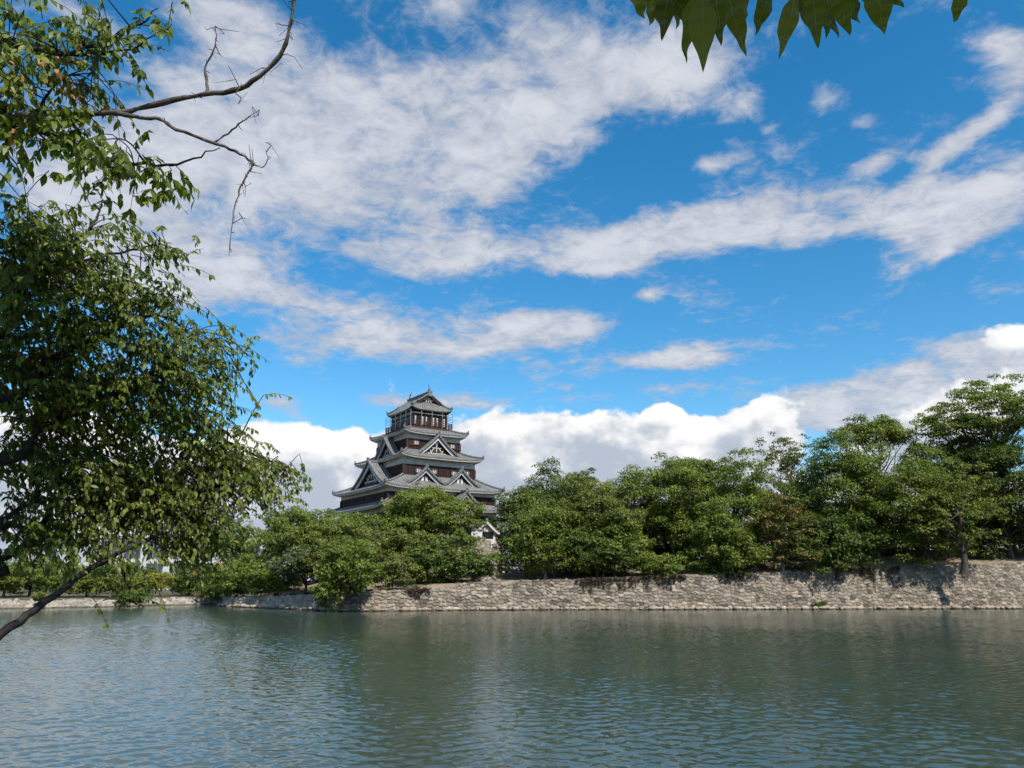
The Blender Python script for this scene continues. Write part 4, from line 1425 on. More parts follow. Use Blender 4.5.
TREES = [
    # right group
    dict(name='broadleaf_tree', label='yellow-green tree leaning on its dark trunk at the wall edge, front right', px=945, top=462, width=108, bottom=556, Y=109.8, leaf='olive', base_px=962, dens=.7, rc=.8, depth=70, size=.36, limbs=26, thick=.5, fill=.75),
    dict(name='camphor_tree', label='tallest tree at the right edge, airy crown on bare forking limbs', px=1000, top=376, width=140, bottom=478, Y=122, leaf='light', dens=.52, rc=1.25, size=.36, flat=.42, limbs=40, thick=.6, fill=.75, umbrella=1),
    dict(name='broadleaf_tree', label='dense dark tree standing right of the leaning yellow-green tree', px=1010, top=440, width=110, bottom=552, Y=118, leaf='deep', dens=1.1, depth=80),
    dict(name='broadleaf_tree', label='wide rounded green tree directly behind the leaning yellow-green tree', px=905, top=452, width=125, bottom=562, Y=117, leaf='broad', dens=1.1),
    dict(name='camphor_tree', label='umbrella-shaped crown standing up above the wide rounded tree', px=874, top=419, width=66, bottom=462, Y=130, leaf='light', dens=.9, rc=1.1, umbrella=1, thick=.45),
    dict(name='broadleaf_tree', label='sparse see-through tree between the umbrella crown and the tallest tree', px=930, top=418, width=62, bottom=478, Y=128, leaf='light', dens=.34, rc=.8, size=.36, limbs=24, thick=.4, fill=.8),
    dict(name='broadleaf_tree', label='sparse pale tree against the cumulus left of the umbrella crown', px=789, top=432, width=62, bottom=490, Y=132, leaf='olive', bark='bark_pale', dens=.36, rc=.75, size=.36, limbs=24, thick=.35, fill=.85),
    dict(name='broadleaf_tree', label='broad dome of mid-green leaves left of the wide rounded tree', px=840, top=445, width=94, bottom=566, Y=119, leaf='broad', dens=1.15),
    dict(name='broadleaf_tree', label='tree with rust-tinged leaves in the middle of the right wood', px=783, top=492, width=62, bottom=572, Y=113, leaf='russet', dens=.9, rc=.85, bark='bark_pale'),
    dict(name='camphor_tree', label='bright light-green tree left of the rust-tinged tree', px=733, top=456, width=84, bottom=560, Y=120, leaf='light', dens=1.0, limbs=22),
    dict(name='camphor_tree', label='tall light-green tree with pale forked trunks in the centre of the wood', px=676, top=460, width=92, bottom=548, Y=124, leaf='light', bark='bark_pale', dens=.9, limbs=26, thick=.5, stems=3),
    dict(name='camphor_tree', label='round-topped light-green tree left of the pale forked trunks', px=634, top=467, width=70, bottom=560, Y=126, leaf='light', bark='bark_pale', dens=1.0, limbs=20, stems=2),
    dict(name='pine_tree', label='dark grey-green pine top peeping over the middle of the wood', px=690, top=458, width=64, bottom=500, Y=140, leaf='pine', dens=1.1, rc=1.0, size=.34),
    dict(name='broadleaf_tree', label='olive-tinted tree in front of the dark dome right of the keep', px=594, top=483, width=84, bottom=566, Y=119, leaf='olive', dens=1.1),
    dict(name='broadleaf_tree', label='dark evergreen dome just right of the keep against the clouds', px=551, top=472, width=92, bottom=560, Y=131, leaf='deep', dens=1.15),
    dict(name='broadleaf_tree', label='small tree with wispy crown on the skyline right of the dark dome', px=588, top=470, width=28, bottom=500, Y=134, leaf='deep', dens=.6, rc=.7, size=.32, thick=.25, fill=.8),
    dict(name='broadleaf_tree', label='dark low tree hugging the wall top below the olive-tinted tree', px=597, top=530, width=72, bottom=575, Y=113, leaf='deep', dens=1.1, rc=.85),
    dict(name='broadleaf_tree', label='low green tree under the pale forked trunks', px=657, top=555, width=50, bottom=575, Y=113, leaf='broad', dens=1.0, rc=.75),
    dict(name='broadleaf_tree', label='low spreading tree on the wall top left of the rust-tinged tree', px=722, top=522, width=74, bottom=579, Y=113.5, leaf='broad', dens=1.1, rc=.85),
    dict(name='broadleaf_tree', label='rounded tree on the wall top just right of the rubble strip', px=545, top=522, width=82, bottom=575, Y=113, leaf='broad', dens=1.15, rc=.9, limbs=20, bark='bark_pale'),
    dict(name='broadleaf_tree', label='leafy tree between the gatehouse and the olive-tinted tree', px=548, top=496, width=78, bottom=556, Y=118, leaf='broad', dens=1.15),
    dict(name='broadleaf_tree', label='green tree filling the gap below the round-topped light tree', px=614, top=512, width=62, bottom=572, Y=115, leaf='broad', dens=1.0, bark='bark_pale'),
    dict(name='broadleaf_tree', label='shaded tree in front of the bright light-green tree', px=714, top=502, width=52, bottom=570, Y=114, leaf='broad', dens=1.0),
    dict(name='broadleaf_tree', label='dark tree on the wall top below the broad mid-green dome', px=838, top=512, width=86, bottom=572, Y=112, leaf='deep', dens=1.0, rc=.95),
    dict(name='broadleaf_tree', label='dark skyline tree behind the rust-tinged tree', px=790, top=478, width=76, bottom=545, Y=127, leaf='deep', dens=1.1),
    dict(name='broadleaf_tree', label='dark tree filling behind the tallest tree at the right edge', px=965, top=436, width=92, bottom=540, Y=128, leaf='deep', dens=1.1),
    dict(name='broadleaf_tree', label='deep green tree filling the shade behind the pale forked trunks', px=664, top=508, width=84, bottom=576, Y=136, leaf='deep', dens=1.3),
    # below the keep
    dict(name='broadleaf_tree', label='bright tree covering the left foot of the keep', px=408, top=500, width=66, bottom=548, Y=131, leaf='light', dens=1.1, gz=10.3),
    dict(name='broadleaf_tree', label='highest bright-green tree directly in front of the keep', px=428, top=485, width=54, bottom=538, Y=130, leaf='light', dens=1.15, gz=10.3),
    dict(name='broadleaf_tree', label='green tree in front of the right foot of the keep beside the gatehouse', px=458, top=502, width=50, bottom=536, Y=124.6, leaf='light', dens=1.1, gz=10.3, rc=.9),
    dict(name='broadleaf_tree', label='dark tree between the gatehouse and the right eaves of the keep', px=516, top=492, width=46, bottom=560, Y=131, leaf='deep', dens=1.1, gz=10.3),
    dict(name='broadleaf_tree', label='light tree below the left eaves corner of the keep', px=350, top=515, width=60, bottom=560, Y=127, leaf='light', dens=1.0),
    dict(name='broadleaf_tree', label='low olive tree growing over the terrace wall under the keep', px=398, top=528, width=66, bottom=560, Y=118.5, leaf='olive', dens=.7, rc=.7, size=.34, fill=.8, limbs=24),
    dict(name='broadleaf_tree', label='spreading green tree on the slope left of the rubble strip', px=444, top=533, width=94, bottom=585, Y=111, leaf='broad', dens=1.15, rc=.85),
    dict(name='pine_tree', label='low flat-topped pine beside the rubble strip at the wall top', px=457, top=553, width=72, bottom=588, Y=110, leaf='deep', dens=1.0, rc=.75, umbrella=1, size=.34),
    dict(name='broadleaf_tree', label='thin scrubby tree with dark stems on the wall top left of centre', px=392, top=556, width=60, bottom=594, Y=107, leaf='olive', dens=.55, rc=.6, size=.3, fill=.9, limbs=26, stems=3),
    dict(name='overhanging_bush', label='bright green bush standing on top of the wall corner below the keep', px=350, top=541, width=60, bottom=593, Y=101.5, leaf='broad', dens=1.3, rc=.8, size=.36, gz=2.3, cat='bush', base_dy=3.0),
    dict(name='overhanging_bush', label='narrow dark green bush spilling over the wall corner onto the water', px=329, top=572, width=28, bottom=609, Y=100.2, leaf='broad', dens=1.3, rc=.6, size=.3, gz=2.2, cat='bush', base_dy=3.0),
    dict(name='broadleaf_tree', label='yellowish shrub-like tree just behind the overhanging bush', px=335, top=535, width=52, bottom=590, Y=108, leaf='olive', dens=.9, rc=.8),
    # left of the keep
    dict(name='camphor_tree', label='large round bright-green tree left of the keep', px=292, top=505, width=66, bottom=572, Y=126, leaf='light', dens=1.25),
    dict(name='camphor_tree', label='smaller round tree squeezed between the large round tree and the keep', px=323, top=512, width=44, bottom=566, Y=128, leaf='light', dens=1.1, rc=.95),
    dict(name='broadleaf_tree', label='sparse tree in front of the pale building left of the large round tree', px=243, top=520, width=58, bottom=570, Y=133, leaf='light', dens=.45, rc=.85, size=.36, fill=.85, limbs=22),
    dict(name='broadleaf_tree', label='yellow-green tree above the left end of the stone moat wall', px=250, top=556, width=62, bottom=596, Y=124, leaf='light', dens=1.1, rc=.85),
    dict(name='pine_tree', label='dark spreading pine above the short moat wall', px=306, top=550, width=74, bottom=592, Y=112, leaf='pine', dens=.95, rc=.8, size=.32, umbrella=1, limbs=22),
    dict(name='broadleaf_tree', label='dark round tree above the short moat wall left of the spreading pine', px=277, top=560, width=48, bottom=596, Y=118, leaf='broad', dens=1.1, rc=.8),
    dict(name='broadleaf_tree', label='green tree at the far end of the short moat wall', px=226, top=566, width=42, bottom=599, Y=131, leaf='broad', dens=1.0, rc=.75, gz=1.8),
    # park trees on the far bank, left to right
    dict(name='park_tree', label='leftmost park tree on the far bank at the picture edge', px=4, top=560, width=42, bottom=594, Y=122, leaf='broad', gz=1.5, rc=.75, limbs=8),
    dict(name='park_tree', label='second park tree from the left edge on the far bank', px=30, top=556, width=44, bottom=593, Y=128, leaf='olive', gz=1.5, rc=.75, limbs=8),
    dict(name='park_tree', label='park tree showing just left of where the dark bough crosses the far bank', px=58, top=562, width=42, bottom=595, Y=124, leaf='broad', gz=1.5, rc=.75, limbs=8),
    dict(name='park_tree', label='park tree behind the crossing dark bough on the far bank', px=86, top=566, width=42, bottom=595, Y=130, leaf='broad', gz=1.5, rc=.75, limbs=8),
    dict(name='park_tree', label='wide green park tree between the dark bough and the yellow tree', px=117, top=562, width=48, bottom=596, Y=128, leaf='broad', gz=1.5, rc=.8, limbs=8),
    dict(name='park_tree', label='small yellow park tree on the far bank below the pale building', px=161, top=573, width=27, bottom=590, Y=136, leaf='yellow', gz=1.6, rc=.65, size=.32, limbs=10, bark='bark_pale', cat='tree'),
    dict(name='park_tree', label='dark park tree just right of the small yellow tree', px=188, top=570, width=36, bottom=597, Y=139, leaf='deep', gz=1.6, rc=.75, limbs=8),
    dict(name='park_tree', label='dark park tree just left of the small yellow tree', px=140, top=568, width=32, bottom=596, Y=142, leaf='deep', gz=1.6, rc=.75, limbs=8),
    dict(name='park_tree', label='rounded park tree near the corner of the far bank', px=208, top=565, width=34, bottom=598, Y=146, leaf='broad', gz=1.6, rc=.8, limbs=8),
    dict(name='drooping_bush', label='dark bush spilling over the low far bank to the water', px=131, top=590, width=30, bottom=606, Y=119.5, leaf='deep', gz=1.1, rc=.5, size=.28, limbs=6, cat='bush', base_dy=2.4, dens=1.2),
    dict(name='hedge_bush', label='clipped yellowish bush on the far bank near the left edge', px=42, top=592.5, width=17, bottom=601, Y=113, leaf='olive', gz=1.3, rc=.4, size=.25, limbs=6, cat='bush', dens=1.3),
    dict(name='hedge_bush', label='low russet hedge bush near the corner of the far bank', px=206, top=592, width=22, bottom=599.5, Y=134, leaf='russet', gz=1.3, rc=.4, size=.25, limbs=6, cat='bush', dens=1.3),
]
for i, d in enumerate(TREES):
    tree(seed=i, **d)

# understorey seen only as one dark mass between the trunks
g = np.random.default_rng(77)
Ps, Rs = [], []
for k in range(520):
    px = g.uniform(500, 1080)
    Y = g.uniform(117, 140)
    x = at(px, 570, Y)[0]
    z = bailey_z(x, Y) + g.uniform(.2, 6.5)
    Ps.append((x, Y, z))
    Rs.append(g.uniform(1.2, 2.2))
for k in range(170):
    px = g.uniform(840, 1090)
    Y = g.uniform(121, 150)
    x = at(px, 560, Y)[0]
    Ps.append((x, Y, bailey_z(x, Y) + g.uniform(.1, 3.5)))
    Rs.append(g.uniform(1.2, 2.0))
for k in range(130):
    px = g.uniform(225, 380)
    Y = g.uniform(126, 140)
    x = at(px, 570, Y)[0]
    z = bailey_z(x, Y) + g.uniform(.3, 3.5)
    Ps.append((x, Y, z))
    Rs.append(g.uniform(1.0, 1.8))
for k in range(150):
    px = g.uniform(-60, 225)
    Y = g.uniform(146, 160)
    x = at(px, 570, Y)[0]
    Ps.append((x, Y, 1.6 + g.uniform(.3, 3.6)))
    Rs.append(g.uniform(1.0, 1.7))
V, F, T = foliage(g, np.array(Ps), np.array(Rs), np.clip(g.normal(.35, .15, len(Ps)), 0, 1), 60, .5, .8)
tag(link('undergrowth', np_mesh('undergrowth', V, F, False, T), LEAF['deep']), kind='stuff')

# dead creepers hanging on the moat wall, stems imitating a shadow, and one green tuft
def creeper(label, px0, px1, top, bottom, seed, n=90, green=False):
    g = np.random.default_rng(seed)
    ss, X, Y, Z, NX, NY = infoR
    c = at((px0 + px1) / 2, top, 105.0)
    t = thing('dry_creeper_and_shadow' if not green else 'grass_tuft', tuple(c), label, 'creeper' if not green else 'plant')
    paths = []
    for i in range(n):
        px = g.uniform(px0, px1)
        x0 = at(px, top, 105.5)[0]
        k = int(np.clip(np.searchsorted(X, x0), 1, len(X) - 2))
        zt = Z[k] + .15 if not green else .9
        L = (.12 + .88 * g.random() ** 1.6) * (.55 + .45 * sin(px * .35 + seed) ** 2) * (bottom - top) * 105 / FPX
        pts = []
        xx = x0
        for q in np.linspace(0, 1, 5):
            zz = zt - L * q
            h_ = max(zz, 0) * .30
            xx += g.normal(0, .18)
            pts.append((xx, np.interp(xx, X, Y) + h_ - .16 - g.uniform(0, .22), zz))
        paths.append((np.array(pts), np.linspace(.035, .012, 5)))
    V, F = tubes(paths, 4)
    link('stems', np_mesh('stems', V - c, F), M['vine'], t)
    P = np.concatenate([p[0][1:4] for p in paths])
    V, F, T = foliage(g, P[g.permutation(len(P))[:n * 2]], np.full(min(len(P), n * 2), .22), np.full(min(len(P), n * 2), .3), 130, .2, .8)
    link('leaves', np_mesh('leaves', V - c, F, False, T), LEAF['dry' if not green else 'broad'], t)


creeper('brown dead creepers matted over the wall top below the dark low tree', 580, 640, 579, 598, 1, 70)
creeper('brown dead creepers hanging below the pale forked trunks', 640, 695, 577, 594, 2, 55)
creeper('dark creepers trailing down the wall beside the low flat-topped pine', 408, 428, 590, 609, 3, 34)
creeper('dry creeper clump on the wall below the low spreading tree', 735, 756, 575, 590, 4, 26)
creeper('brown stems standing in for the tree shadow on the wall below the wide rounded tree', 872, 930, 569, 596, 5, 46)  # no plant here: dark stems added in place of the leaning tree's shadow

creeper('small green tuft growing from the wall face below the leaning yellow-green tree', 828, 840, 596, 605, 6, 16, True)

# ------------------------------------------------------------------ cherry tree leaning over the water, close at left
CH = np.array([-6.6, 3.6, 2.1])
cherry = thing('cherry_tree', tuple(CH), 'cherry tree leaning in from the left shore with drooping leafy branches and one bare bough', 'tree')
fork1 = np.array([-6.3, 4.6, 4.0])
fork2 = np.array([-5.9, 5.0, 6.2])


def pxl(*pts):
    return [at(a, b_, y) for a, b_, y in pts]


bough = [
    (CH - (0, 0, .3), *[np.array(p) for p in ((-6.55, 3.9, 3.0), (-6.3, 4.6, 4.0), (-6.0, 4.9, 5.2), (-5.7, 5.0, 6.4), (-5.2, 5.0, 8.4))]),
]
LIMBS = []   # (points, r0, r1, bare)


def limb(pts, r0, r1, n=22, bare=False, wob=.006):
    c_ = curve(pts, n, wob)
    LIMBS.append((c_, np.linspace(r0, r1, len(c_)), bare))
    return c_


limb(list(bough[0]), .20, .07, 30)
# lowest limb, crossing in front of the far bank
limb([(-6.35, 4.2, 2.25), (-5.4, 5.3, 2.45)] + pxl((-60, 676, 5.95), (0, 635, 6.2), (35, 610, 6.4), (70, 584, 6.6), (92, 568, 6.8), (130, 548, 7.0), (165, 530, 7.2), (205, 500, 7.5), (240, 470, 7.8)), .046, .008, 40)
limb(pxl((88, 570, 6.75), (112, 560, 6.9), (128, 585, 7.0), (131, 596, 7.0)), .02, .006, 14)
limb([fork1] + pxl((-30, 575, 6.6), (0, 560, 6.8), (32, 538, 7.0), (62, 492, 7.3), (95, 450, 7.6), (150, 410, 7.9), (205, 378, 8.2)), .040, .009, 36)
limb([fork1] + pxl((-30, 528, 6.4), (0, 520, 6.6), (40, 500, 6.8), (90, 500, 7.0), (150, 505, 7.2), (195, 515, 7.4)), .032, .007, 30)
limb([fork2] + pxl((-20, 450, 6.3), (40, 430, 6.5), (90, 405, 6.8), (127, 386, 7.0), (182, 357, 7.3), (215, 340, 7.6)), .044, .008, 34)
limb([fork2] + pxl((-20, 330, 6.0), (10, 300, 6.0), (36, 280, 6.1), (85, 236, 6.2), (100, 210, 6.3)), .05, .008, 26)
limb([fork2] + pxl((-20, 395, 6.0), (50, 360, 6.3), (110, 330, 6.6), (160, 315, 6.9), (190, 335, 7.1)), .05, .008, 26)
limb(pxl((150, 410, 7.9), (200, 430, 8.0), (245, 450, 8.1), (285, 470, 8.2)), .03, .006, 16)
limb(pxl((36, 280, 6.1), (80, 262, 6.2), (120, 252, 6.3), (160, 245, 6.35), (188, 255, 6.4)), .016, .004, 16)
# upper limbs near the camera
fork3 = np.array([-5.3, 5.0, 8.0])
hub = at(-30, 122, 4.9)
limb([fork3, (-4.6, 5.0, 7.2), hub] + pxl((20, 116, 4.8), (56, 114.5, 4.75), (95, 114, 4.7), (129, 111, 4.65), (164, 102.5, 4.6), (205, 94, 4.55), (240, 89, 4.5), (264, 72, 4.45), (283, 50, 4.4), (290, 26, 4.35), (294, -4, 4.3), (296, -30, 4.25)), .03, .009, 60, True, .003)
limb(pxl((118, 113, 4.66), (140, 118, 4.64), (160, 119, 4.62), (176, 129, 4.6), (217, 144, 4.55), (240, 154, 4.52), (252, 164, 4.5), (243, 182, 4.48), (237, 200, 4.46), (233, 217, 4.44), (230, 250, 4.42)), .014, .0025, 44, True, .003)
limb(pxl((206, 93, 4.55), (207, 80, 4.55), (205, 67, 4.55), (212, 55, 4.53), (216, 40, 4.52), (215, 26, 4.5)), .010, .002, 18, True, .003)
limb(pxl((215, 142, 4.55), (232, 130, 4.52), (246, 119, 4.5), (259, 110, 4.48)), .007, .002, 12, True, .003)
limb(pxl((252, 163, 4.5), (262, 168, 4.48), (268, 160, 4.47), (266, 152, 4.46)), .004, .0015, 10, True, .003)
limb([hub] + pxl((0, 114, 4.9), (30, 127, 4.85), (59, 138, 4.8), (85, 150, 4.75), (111, 159, 4.7), (145, 165, 4.65), (176, 164, 4.6), (200, 156, 4.55), (220, 148, 4.5)), .026, .003, 34)
limb([fork3] + pxl((-30, 40, 4.9), (0, 40, 4.8), (18, 45, 4.8), (40, 50, 4.75), (67, 54, 4.7), (95, 44, 4.65), (123, 31, 4.6), (145, 20, 4.55), (158, 8, 4.5)), .028, .003, 30)
limb(pxl((67, 54, 4.7), (88, 54, 4.66), (110, 52, 4.62), (132, 48, 4.6), (153, 36, 4.56), (172, 24, 4.52)), .012, .002, 18)
limb(pxl((30, 127, 4.85), (50, 92, 4.8), (70, 75, 4.75), (95, 68, 4.7)), .012, .003, 14)
# bare spurs on the bough
g = np.random.default_rng(5)
for c_, r_, bare in [q for q in LIMBS if q[2]]:
    for i in range(4, len(c_) - 2):
        for rep in range(1 if g.random() < .7 else 2):
            L = g.choice([.012, .02, .03, .045, .08], p=[.40, .32, .2, .08, .0])
            d = unit(g.normal(0, 1, 3) * np.array([.8, .5, 1]) + np.array([.25, 0, .15]))
            p0 = c_[i]
            LIMBS.append((np.array([p0, p0 + d * L * .5, p0 + d * L + g.normal(0, L * .15, 3)]), np.array([.0028, .0022, .0014]), None))
    if c_[-1][2] < 8:
        for i in range(int(len(c_) * .55), len(c_)):
            if g.random() < .38:
                p0 = c_[i]
                d = unit(np.array([g.normal(0, .9), g.normal(0, .4), g.normal(-.2, .8)]))
                L = g.uniform(.05, .17)
                m1 = p0 + d * L * .5 + g.normal(0, .02, 3)
                e1_ = p0 + d * L + g.normal(0, .03, 3)
                LIMBS.append((np.array([p0, m1, e1_]), np.array([.0035, .0026, .0014]), None))
                LIMBS.append((np.array([m1, m1 + g.normal(0, .03, 3), m1 + g.normal(0, .05, 3)]), np.array([.0025, .002, .0012]), None))

# leafy shoots: (px, py, Y, rx, ry, number, kind, leaf length)
BLOB = [
    (15, 35, 4.9, 45, 60, 62, 0, .085), (70, 50, 4.7, 55, 32, 44, 0, .075), (125, 45, 4.6, 45, 24, 26, 0, .07), (140, 14, 4.55, 22, 14, 8, 0, .065), (20, 95, 4.8, 45, 40, 46, 0, .085),
    (85, 78, 4.7, 34, 16, 16, 1, .07), (20, 130, 4.9, 35, 26, 22, 0, .09), (78, 135, 4.75, 38, 30, 24, 0, .09), (110, 176, 4.72, 60, 18, 26, 0, .085), (150, 160, 4.6, 34, 16, 20, 0, .08),
    (50, 212, 5.6, 50, 26, 34, 0, .085), (75, 235, 6.0, 60, 34, 90, 0, .08), (150, 247, 6.3, 46, 12, 24, 0, .08), (25, 260, 5.8, 55, 60, 130, 0, .085),
    (70, 290, 6.2, 80, 45, 180, 0, .085), (150, 300, 6.6, 40, 35, 60, 0, .08), (130, 330, 6.6, 80, 40, 170, 0, .08), (50, 350, 6.3, 80, 50, 230, 0, .085), (190, 350, 7.2, 45, 34, 80, 0, .08),
    (200, 385, 7.5, 42, 30, 84, 0, .08), (130, 390, 7.0, 80, 45, 240, 0, .08), (45, 410, 6.6, 75, 55, 250, 0, .085), (175, 430, 7.6, 60, 40, 170, 0, .08), (110, 450, 7.2, 80, 45, 220, 0, .08),
    (230, 455, 8.0, 46, 28, 105, 0, .08), (262, 468, 8.1, 32, 20, 55, 0, .08), (200, 480, 7.8, 60, 34, 170, 0, .08), (35, 465, 6.8, 55, 26, 90, 0, .085),
    (120, 497, 7.3, 70, 34, 170, 0, .08), (180, 515, 7.4, 50, 32, 140, 0, .08), (60, 515, 7.1, 55, 28, 100, 0, .08), (95, 542, 7.0, 55, 16, 50, 0, .08), (185, 545, 7.4, 28, 14, 34, 0, .08),
    (20, 538, 6.8, 40, 24, 55, 0, .08), (131, 592, 7.0, 12, 8, 6, 0, .07), (250, 492, 8.0, 36, 18, 40, 0, .08), (198, 532, 7.5, 34, 22, 80, 0, .08), (160, 490, 7.5, 50, 24, 70, 0, .08),
]
limb_pts = np.concatenate([c_ for c_, r_, b_ in LIMBS if b_ is False])
leafC, leafA, leafN, leafL, leafT, leafK = [], [], [], [], [], []
twigs = []
g = np.random.default_rng(31)
for (px, py, Y, rx, ry, num, kind, ll) in BLOB:
    c0 = at(px, py, Y)
    R = np.array([rx * Y / FPX, max(rx, ry) * .9 * Y / FPX, ry * Y / FPX])
    nk = max(3, int(num / (7 if Y > 5.5 else 5)))
    cl = unit(g.normal(0, 1, (nk, 3))) * g.random((nk, 1)) ** .4
    cl_t = g.normal(.47, .15, nk)
    cl_d = g.normal(0, .35, (nk, 3))
    for k in range(int(num * (.95 if Y < 5.0 else .98))):
        ki = g.integers(nk)
        d = cl[ki]
        p0 = c0 + d * R + g.normal(0, 1, 3) * np.array([.15, .15, .07])
        L = g.uniform(.18, .46) * (1.0 if Y > 5.5 else .75)
        dr = unit(np.array([.45, -.05, -.10]) + d * .5 + cl_d[ki] + g.normal(0, .28, 3))
        n = 7
        q = np.linspace(0, 1, n)
        P = p0 + dr * (L * (q - .5))[:, None] + np.array([0, 0, -1]) * (L * .35 * q ** 2)[:, None]
        twigs.append((P[::2], np.array([.0035, .0028, .0022, .0014])))
        if g.random() < .45:
            j = np.argmin(((limb_pts - P[0]) ** 2).sum(1))
            lp = limb_pts[j]
            dist = np.linalg.norm(lp - P[0])
            if dist < (.75 if Y > 5.5 else .4):
                mid = (lp + P[0]) / 2 + g.normal(0, .06, 3) * dist + np.array([0, 0, .08 * dist])
                twigs.append((curve([lp, mid, P[0]], 8), np.linspace(.004 + .006 * dist, .0032, 9)))
        m_ = g.integers(9, 15)
        tt = np.sort(g.random(m_)) * .95 + .05
        pos = np.stack([np.interp(tt, q, P[:, i]) for i in range(3)], 1)
        tg = unit(P[-1] - P[0])
        sd = unit(np.cross(tg, np.array([0, 0, 1.0])) + 1e-3)
        sg = np.where(np.arange(m_) % 2 == 0, 1, -1)[:, None]
        A = unit(tg * .55 + sd * sg * .65 + np.array([0, 0, -.80]) + g.normal(0, .28, (m_, 3)))
        Nn = unit(np.array([0, 0, .35]) + SUN_DIR * .65 + g.normal(0, .42, (m_, 3)))
        leafC.append(pos)
        leafA.append(A)
        leafN.append(Nn)
        leafL.append((ll * 1.0 if Y < 5.2 else ll * .90 if Y < 6 else ll * .80) * g.uniform(.55, 1.2, m_))
        leafT.append(np.clip(cl_t[ki] + g.normal(0, .17, m_), 0, 1))
        kk = np.zeros(m_, bool)
        if kind == 1:
            kk = g.random(m_) < .6
        elif g.random() < .015:
            kk = g.random(m_) < .5
        leafK.append(kk)


def leaf_mesh(name, C, A, N, L, T, wr=.46, fold=.22, curl=.16):
    S = unit(np.cross(N, A))
    Nn = unit(np.cross(A, S))
    prof = [(0, 0), (.28, .80), (.6, .92), (1, 0)]
    vs = []
    for (t, w_) in prof:
        mid = C + A * (L * t)[:, None] - Nn * (L * curl * t * t)[:, None]
        if w_ == 0:
            vs.append(mid)
        else:
            hw = (L * wr / 2 * w_)[:, None]
            up_ = Nn * (L * fold * wr * w_ * .5)[:, None]
            vs += [mid - S * hw + up_, mid, mid + S * hw + up_]
    V = np.stack(vs, 1)          # b, L1 M1 R1, L2 M2 R2, T  -> 8 verts
    f = np.array([(0, 2, 1), (0, 3, 2), (1, 2, 5), (1, 5, 4), (2, 3, 6), (2, 6, 5), (4, 5, 7), (5, 6, 7)])
    F = (np.arange(len(C))[:, None, None] * 8 + f[None]).reshape(-1, 3)
    return np_mesh(name, V.reshape(-1, 3), F, True, np.repeat(T, 8))


C, A, N, L, T, Kk = (np.concatenate(x) for x in (leafC, leafA, leafN, leafL, leafT, leafK))
print('cherry leaves', len(C))
link('foliage', leaf_mesh('foliage', C[~Kk] - CH, A[~Kk], N[~Kk], L[~Kk], T[~Kk]), LEAF['cherry'], cherry)
tag(link('autumn_leaves', leaf_mesh('autumn_leaves', C[Kk] - CH, A[Kk], N[Kk], L[Kk], T[Kk]), LEAF['autumn'], cherry), 'orange and yellow turning leaves')
V, F = tubes([(c_, r_) for c_, r_, b_ in LIMBS if b_ is False], 8)
link('trunk', np_mesh('trunk', V - CH, F, True), M['bark_cherry'], cherry)
LIMBS = [(c_, r_ * (1 + (.16 * np.random.default_rng(i).normal(0, 1, len(r_)) if b_ else 0)), b_) for i, (c_, r_, b_) in enumerate(LIMBS)]
V, F = tubes([(c_, r_) for c_, r_, b_ in LIMBS if b_ is not False], 6)
tag(link('bare_bough', np_mesh('bare_bough', V - CH, F, True), M['bark_bare'], cherry), 'leafless greyish bough with short spurs')
V, F = tubes(twigs, 4)
link('twigs', np_mesh('twigs', V - CH, F, True), M['bark_cherry'], cherry)

# ------------------------------------------------------------------ tree overhead whose leaf tips hang into the top of the view
OB = np.array([3.4, -2.6, 2.15])
over = thing('shade_tree', tuple(OB), 'tree overhead whose large pointed dark green leaves hang into the top right', 'tree')
g = np.random.default_rng(91)
tw = np.array([0.75, 1.62, 5.62])
tr = curve([OB - (0, 0, .3), (3.3, -2.5, 4.2), (3.0, -2.0, 6.4), (2.8, -1.6, 8.6), (2.6, -1.4, 10.5)], 20)
paths = [(tr, np.linspace(.28, .08, len(tr)))]
br = curve([(3.05, -2.1, 6.1), (2.2, -.6, 6.5), (1.4, .8, 6.25), (0.75, 1.62, 5.75), (.42, 1.75, 5.58)], 20)
paths.append((br, np.linspace(.07, .006, len(br))))
br3 = curve([(.62, 1.68, 5.70), (.55, 1.75, 5.55), (.44, 1.80, 5.46), (.36, 1.82, 5.42)], 12)
paths.append((br3, np.linspace(.005, .002, len(br3))))
br2 = curve([(1.5, .6, 6.28), (1.35, 1.4, 5.85), (1.25, 1.75, 5.66), (1.55, 1.75, 5.6)], 14)
paths.append((br2, np.linspace(.02, .004, len(br2))))
Cc, R = np.array([2.6, -1.6, 9.6]), np.array([6.0, 4.6, 2.5])
cp = Cc + unit(g.normal(0, 1, (90, 3))) * (g.random((90, 1)) ** .4) * R
for p in cp[:50]:
    j = int(g.uniform(8, 20))
    paths.append((curve([tr[j], (tr[j] + p) / 2 + (0, 0, .2), p], 8), np.linspace(.045, .008, 9)))
V, F = tubes(paths, 8)
link('trunk', np_mesh('trunk', V - OB, F, True), M['bark'], over)
n = 90 * 75
ci = np.repeat(np.arange(90), 75)
C = cp[ci] + g.normal(0, .42, (n, 3))
keepm = (C[:, 2] - EYE) > .839 * np.maximum(C[:, 1], 0) + .5
C = C[keepm]
n = len(C)
A = unit(g.normal(0, .6, (n, 3)) + np.array([0, 0, -.5]))
N = unit(np.array([0, 0, 1]) + g.normal(0, .5, (n, 3)))
link('crown', leaf_mesh('crown', C - OB, A, N, g.uniform(.11, .17, n), np.clip(g.normal(.5, .2, n), 0, 1), .42), LEAF['overhead'], over)

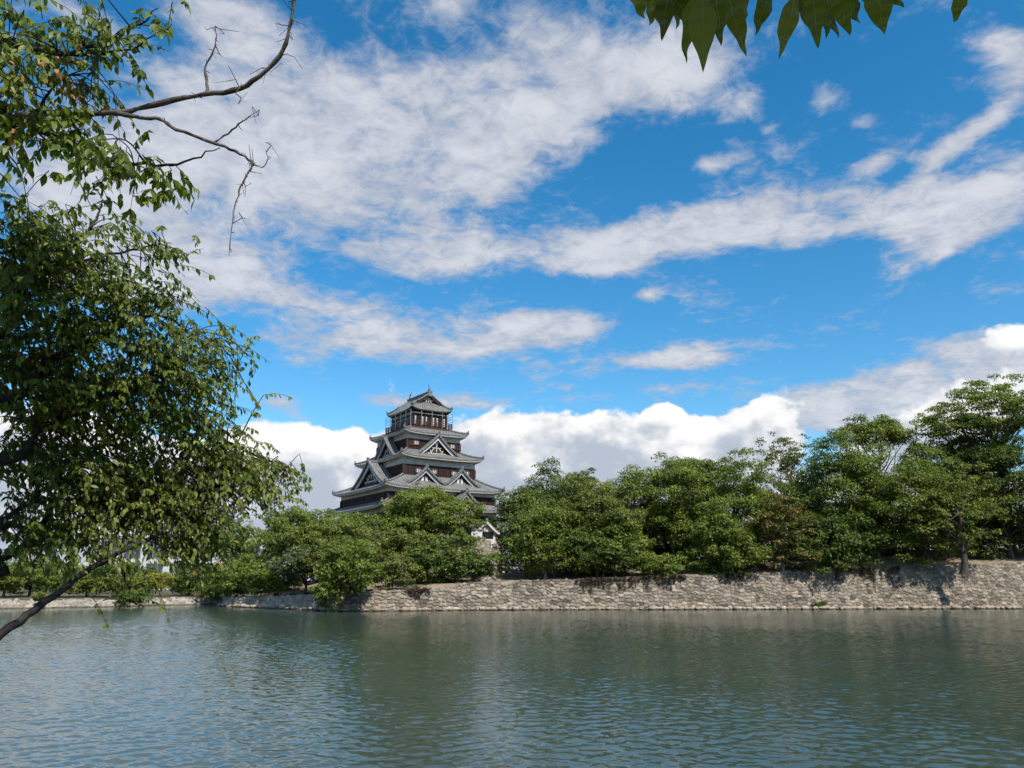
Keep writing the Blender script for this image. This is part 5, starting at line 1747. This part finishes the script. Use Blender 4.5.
# the single leaves that reach into the picture: base px, tip px, half width px, depth, yaw, bend
HANG = [
    ((638, -14), (643, 21), 10, 1.70, .5, .1), ((654, -10), (650, 27), 9, 1.74, -.4, .1), ((668, -12), (662, 41), 13, 1.66, .3, .1),
    ((696, -8), (683, 66), 10, 1.72, .6, .15), ((703, -12), (703, 73), 18, 1.62, .1, .06), ((716, -10), (721, 46), 13, 1.70, -.4, .1),
    ((727, -6), (747, 57), 12, 1.64, -.3, .12), ((772, -14), (754, 37), 11, 1.66, .35, .1), ((797, -8), (778, 60), 12, 1.62, .3, .12),
    ((812, -14), (818, 49), 14, 1.66, -.1, .05), ((828, -12), (826, 39), 12, 1.72, .5, .12), ((836, -10), (850, 36), 14, 1.63, -.35, .1),
    ((876, -18), (884, 36), 17, 1.64, .2, .1), ((888, -8), (905, 8), 6, 1.66, .2, .1), ((962, -10), (954, 24), 9, 1.68, -.2, .1),
    ((644, -22), (670, 26), 12, 1.82, .4, .16), ((664, -20), (698, 36), 13, 1.80, -.5, .14), ((690, -18), (674, 30), 11, 1.84, .6, .15),
    ((722, -20), (706, 40), 12, 1.82, .35, .12), ((738, -22), (732, 28), 12, 1.84, -.5, .16), ((746, -16), (740, 34), 9, 1.80, .7, .12),
    ((800, -22), (806, 26), 12, 1.82, -.4, .14), ((818, -20), (838, 40), 11, 1.80, .45, .16), ((848, -16), (858, 26), 10, 1.82, .6, .14),
    ((866, -20), (872, 12), 10, 1.80, -.5, .14),
]
for (b0, t0, hw, Y, yaw, bend) in HANG:
    pb_, pt_ = at(*b0, Y), at(*t0, Y + .02)
    ax = pt_ - pb_
    Lf = np.linalg.norm(ax)
    ax /= Lf
    view = unit(pb_ - np.array([0, 0, EYE]))
    sd = unit(np.cross(ax, view))
    nn = np.cross(sd, ax)
    sd = sd * cos(yaw) + nn * sin(yaw)
    nn = np.cross(sd, ax)
    wid = .95 * hw * Y / FPX / max(.6, cos(yaw))
    ts = np.linspace(0, 1, 15)
    us = np.linspace(-1, 1, 7)
    wp = np.where(ts < .42, np.sin(np.maximum(ts, 0) / .42 * pi / 2) ** .9, .93 * np.clip(1 - (ts - .42) / .58, 0, 1) ** .85 * (1 - .25 * ((ts - .42) / .58) ** 2) + .07 * np.clip(1 - ((ts - .42) / .2), 0, 1))
    rows = []
    for t, w_ in zip(ts, wp):
        rows.append([pb_ + ax * (Lf * t) + sd * (u * wid * w_ * (1 + .04 * sin(t * 19 + u * 3))) + nn * (abs(u) ** 1.3 * wid * w_ * .30 - bend * Lf * (t - .5) ** 2 + .006 * sin(t * 14 + hw)) for u in us])
    Vv = np.array(rows).reshape(-1, 3)
    ii = np.arange(15 * 7).reshape(15, 7)
    Fq = np.stack([ii[:-1, :-1], ii[1:, :-1], ii[1:, 1:], ii[:-1, 1:]], -1).reshape(-1, 4)
    lf = link('leaf', np_mesh('leaf', Vv - OB, Fq, True, np.full(len(Fq), g.uniform(.0, 1.0)) + .18 * np.sin(np.arange(len(Fq)) * .37 + hw)), LEAF['overhead'], over)
    mv = np.array([rows[q][3] for q in range(14)]) - view * .0008
    V2, F2 = tubes([(mv, np.linspace(.0011, .0004, 14))], 5)
    link('midrib', np_mesh('midrib', V2 - OB, F2, True), M['midrib'], lf)
    # leaf stalk back to the twig above
    tgt = br[np.argmin(((br - pb_) ** 2).sum(1))] if pb_[0] < 1.05 else br2[np.argmin(((br2 - pb_) ** 2).sum(1))]
    V2, F2 = tubes([(curve([tgt, (tgt + pb_) / 2 + (0, 0, .01), pb_], 6), np.linspace(.004, .0018, 7))], 5)
    link('stalk', np_mesh('stalk', V2 - OB, F2, True), M['bark'], lf)
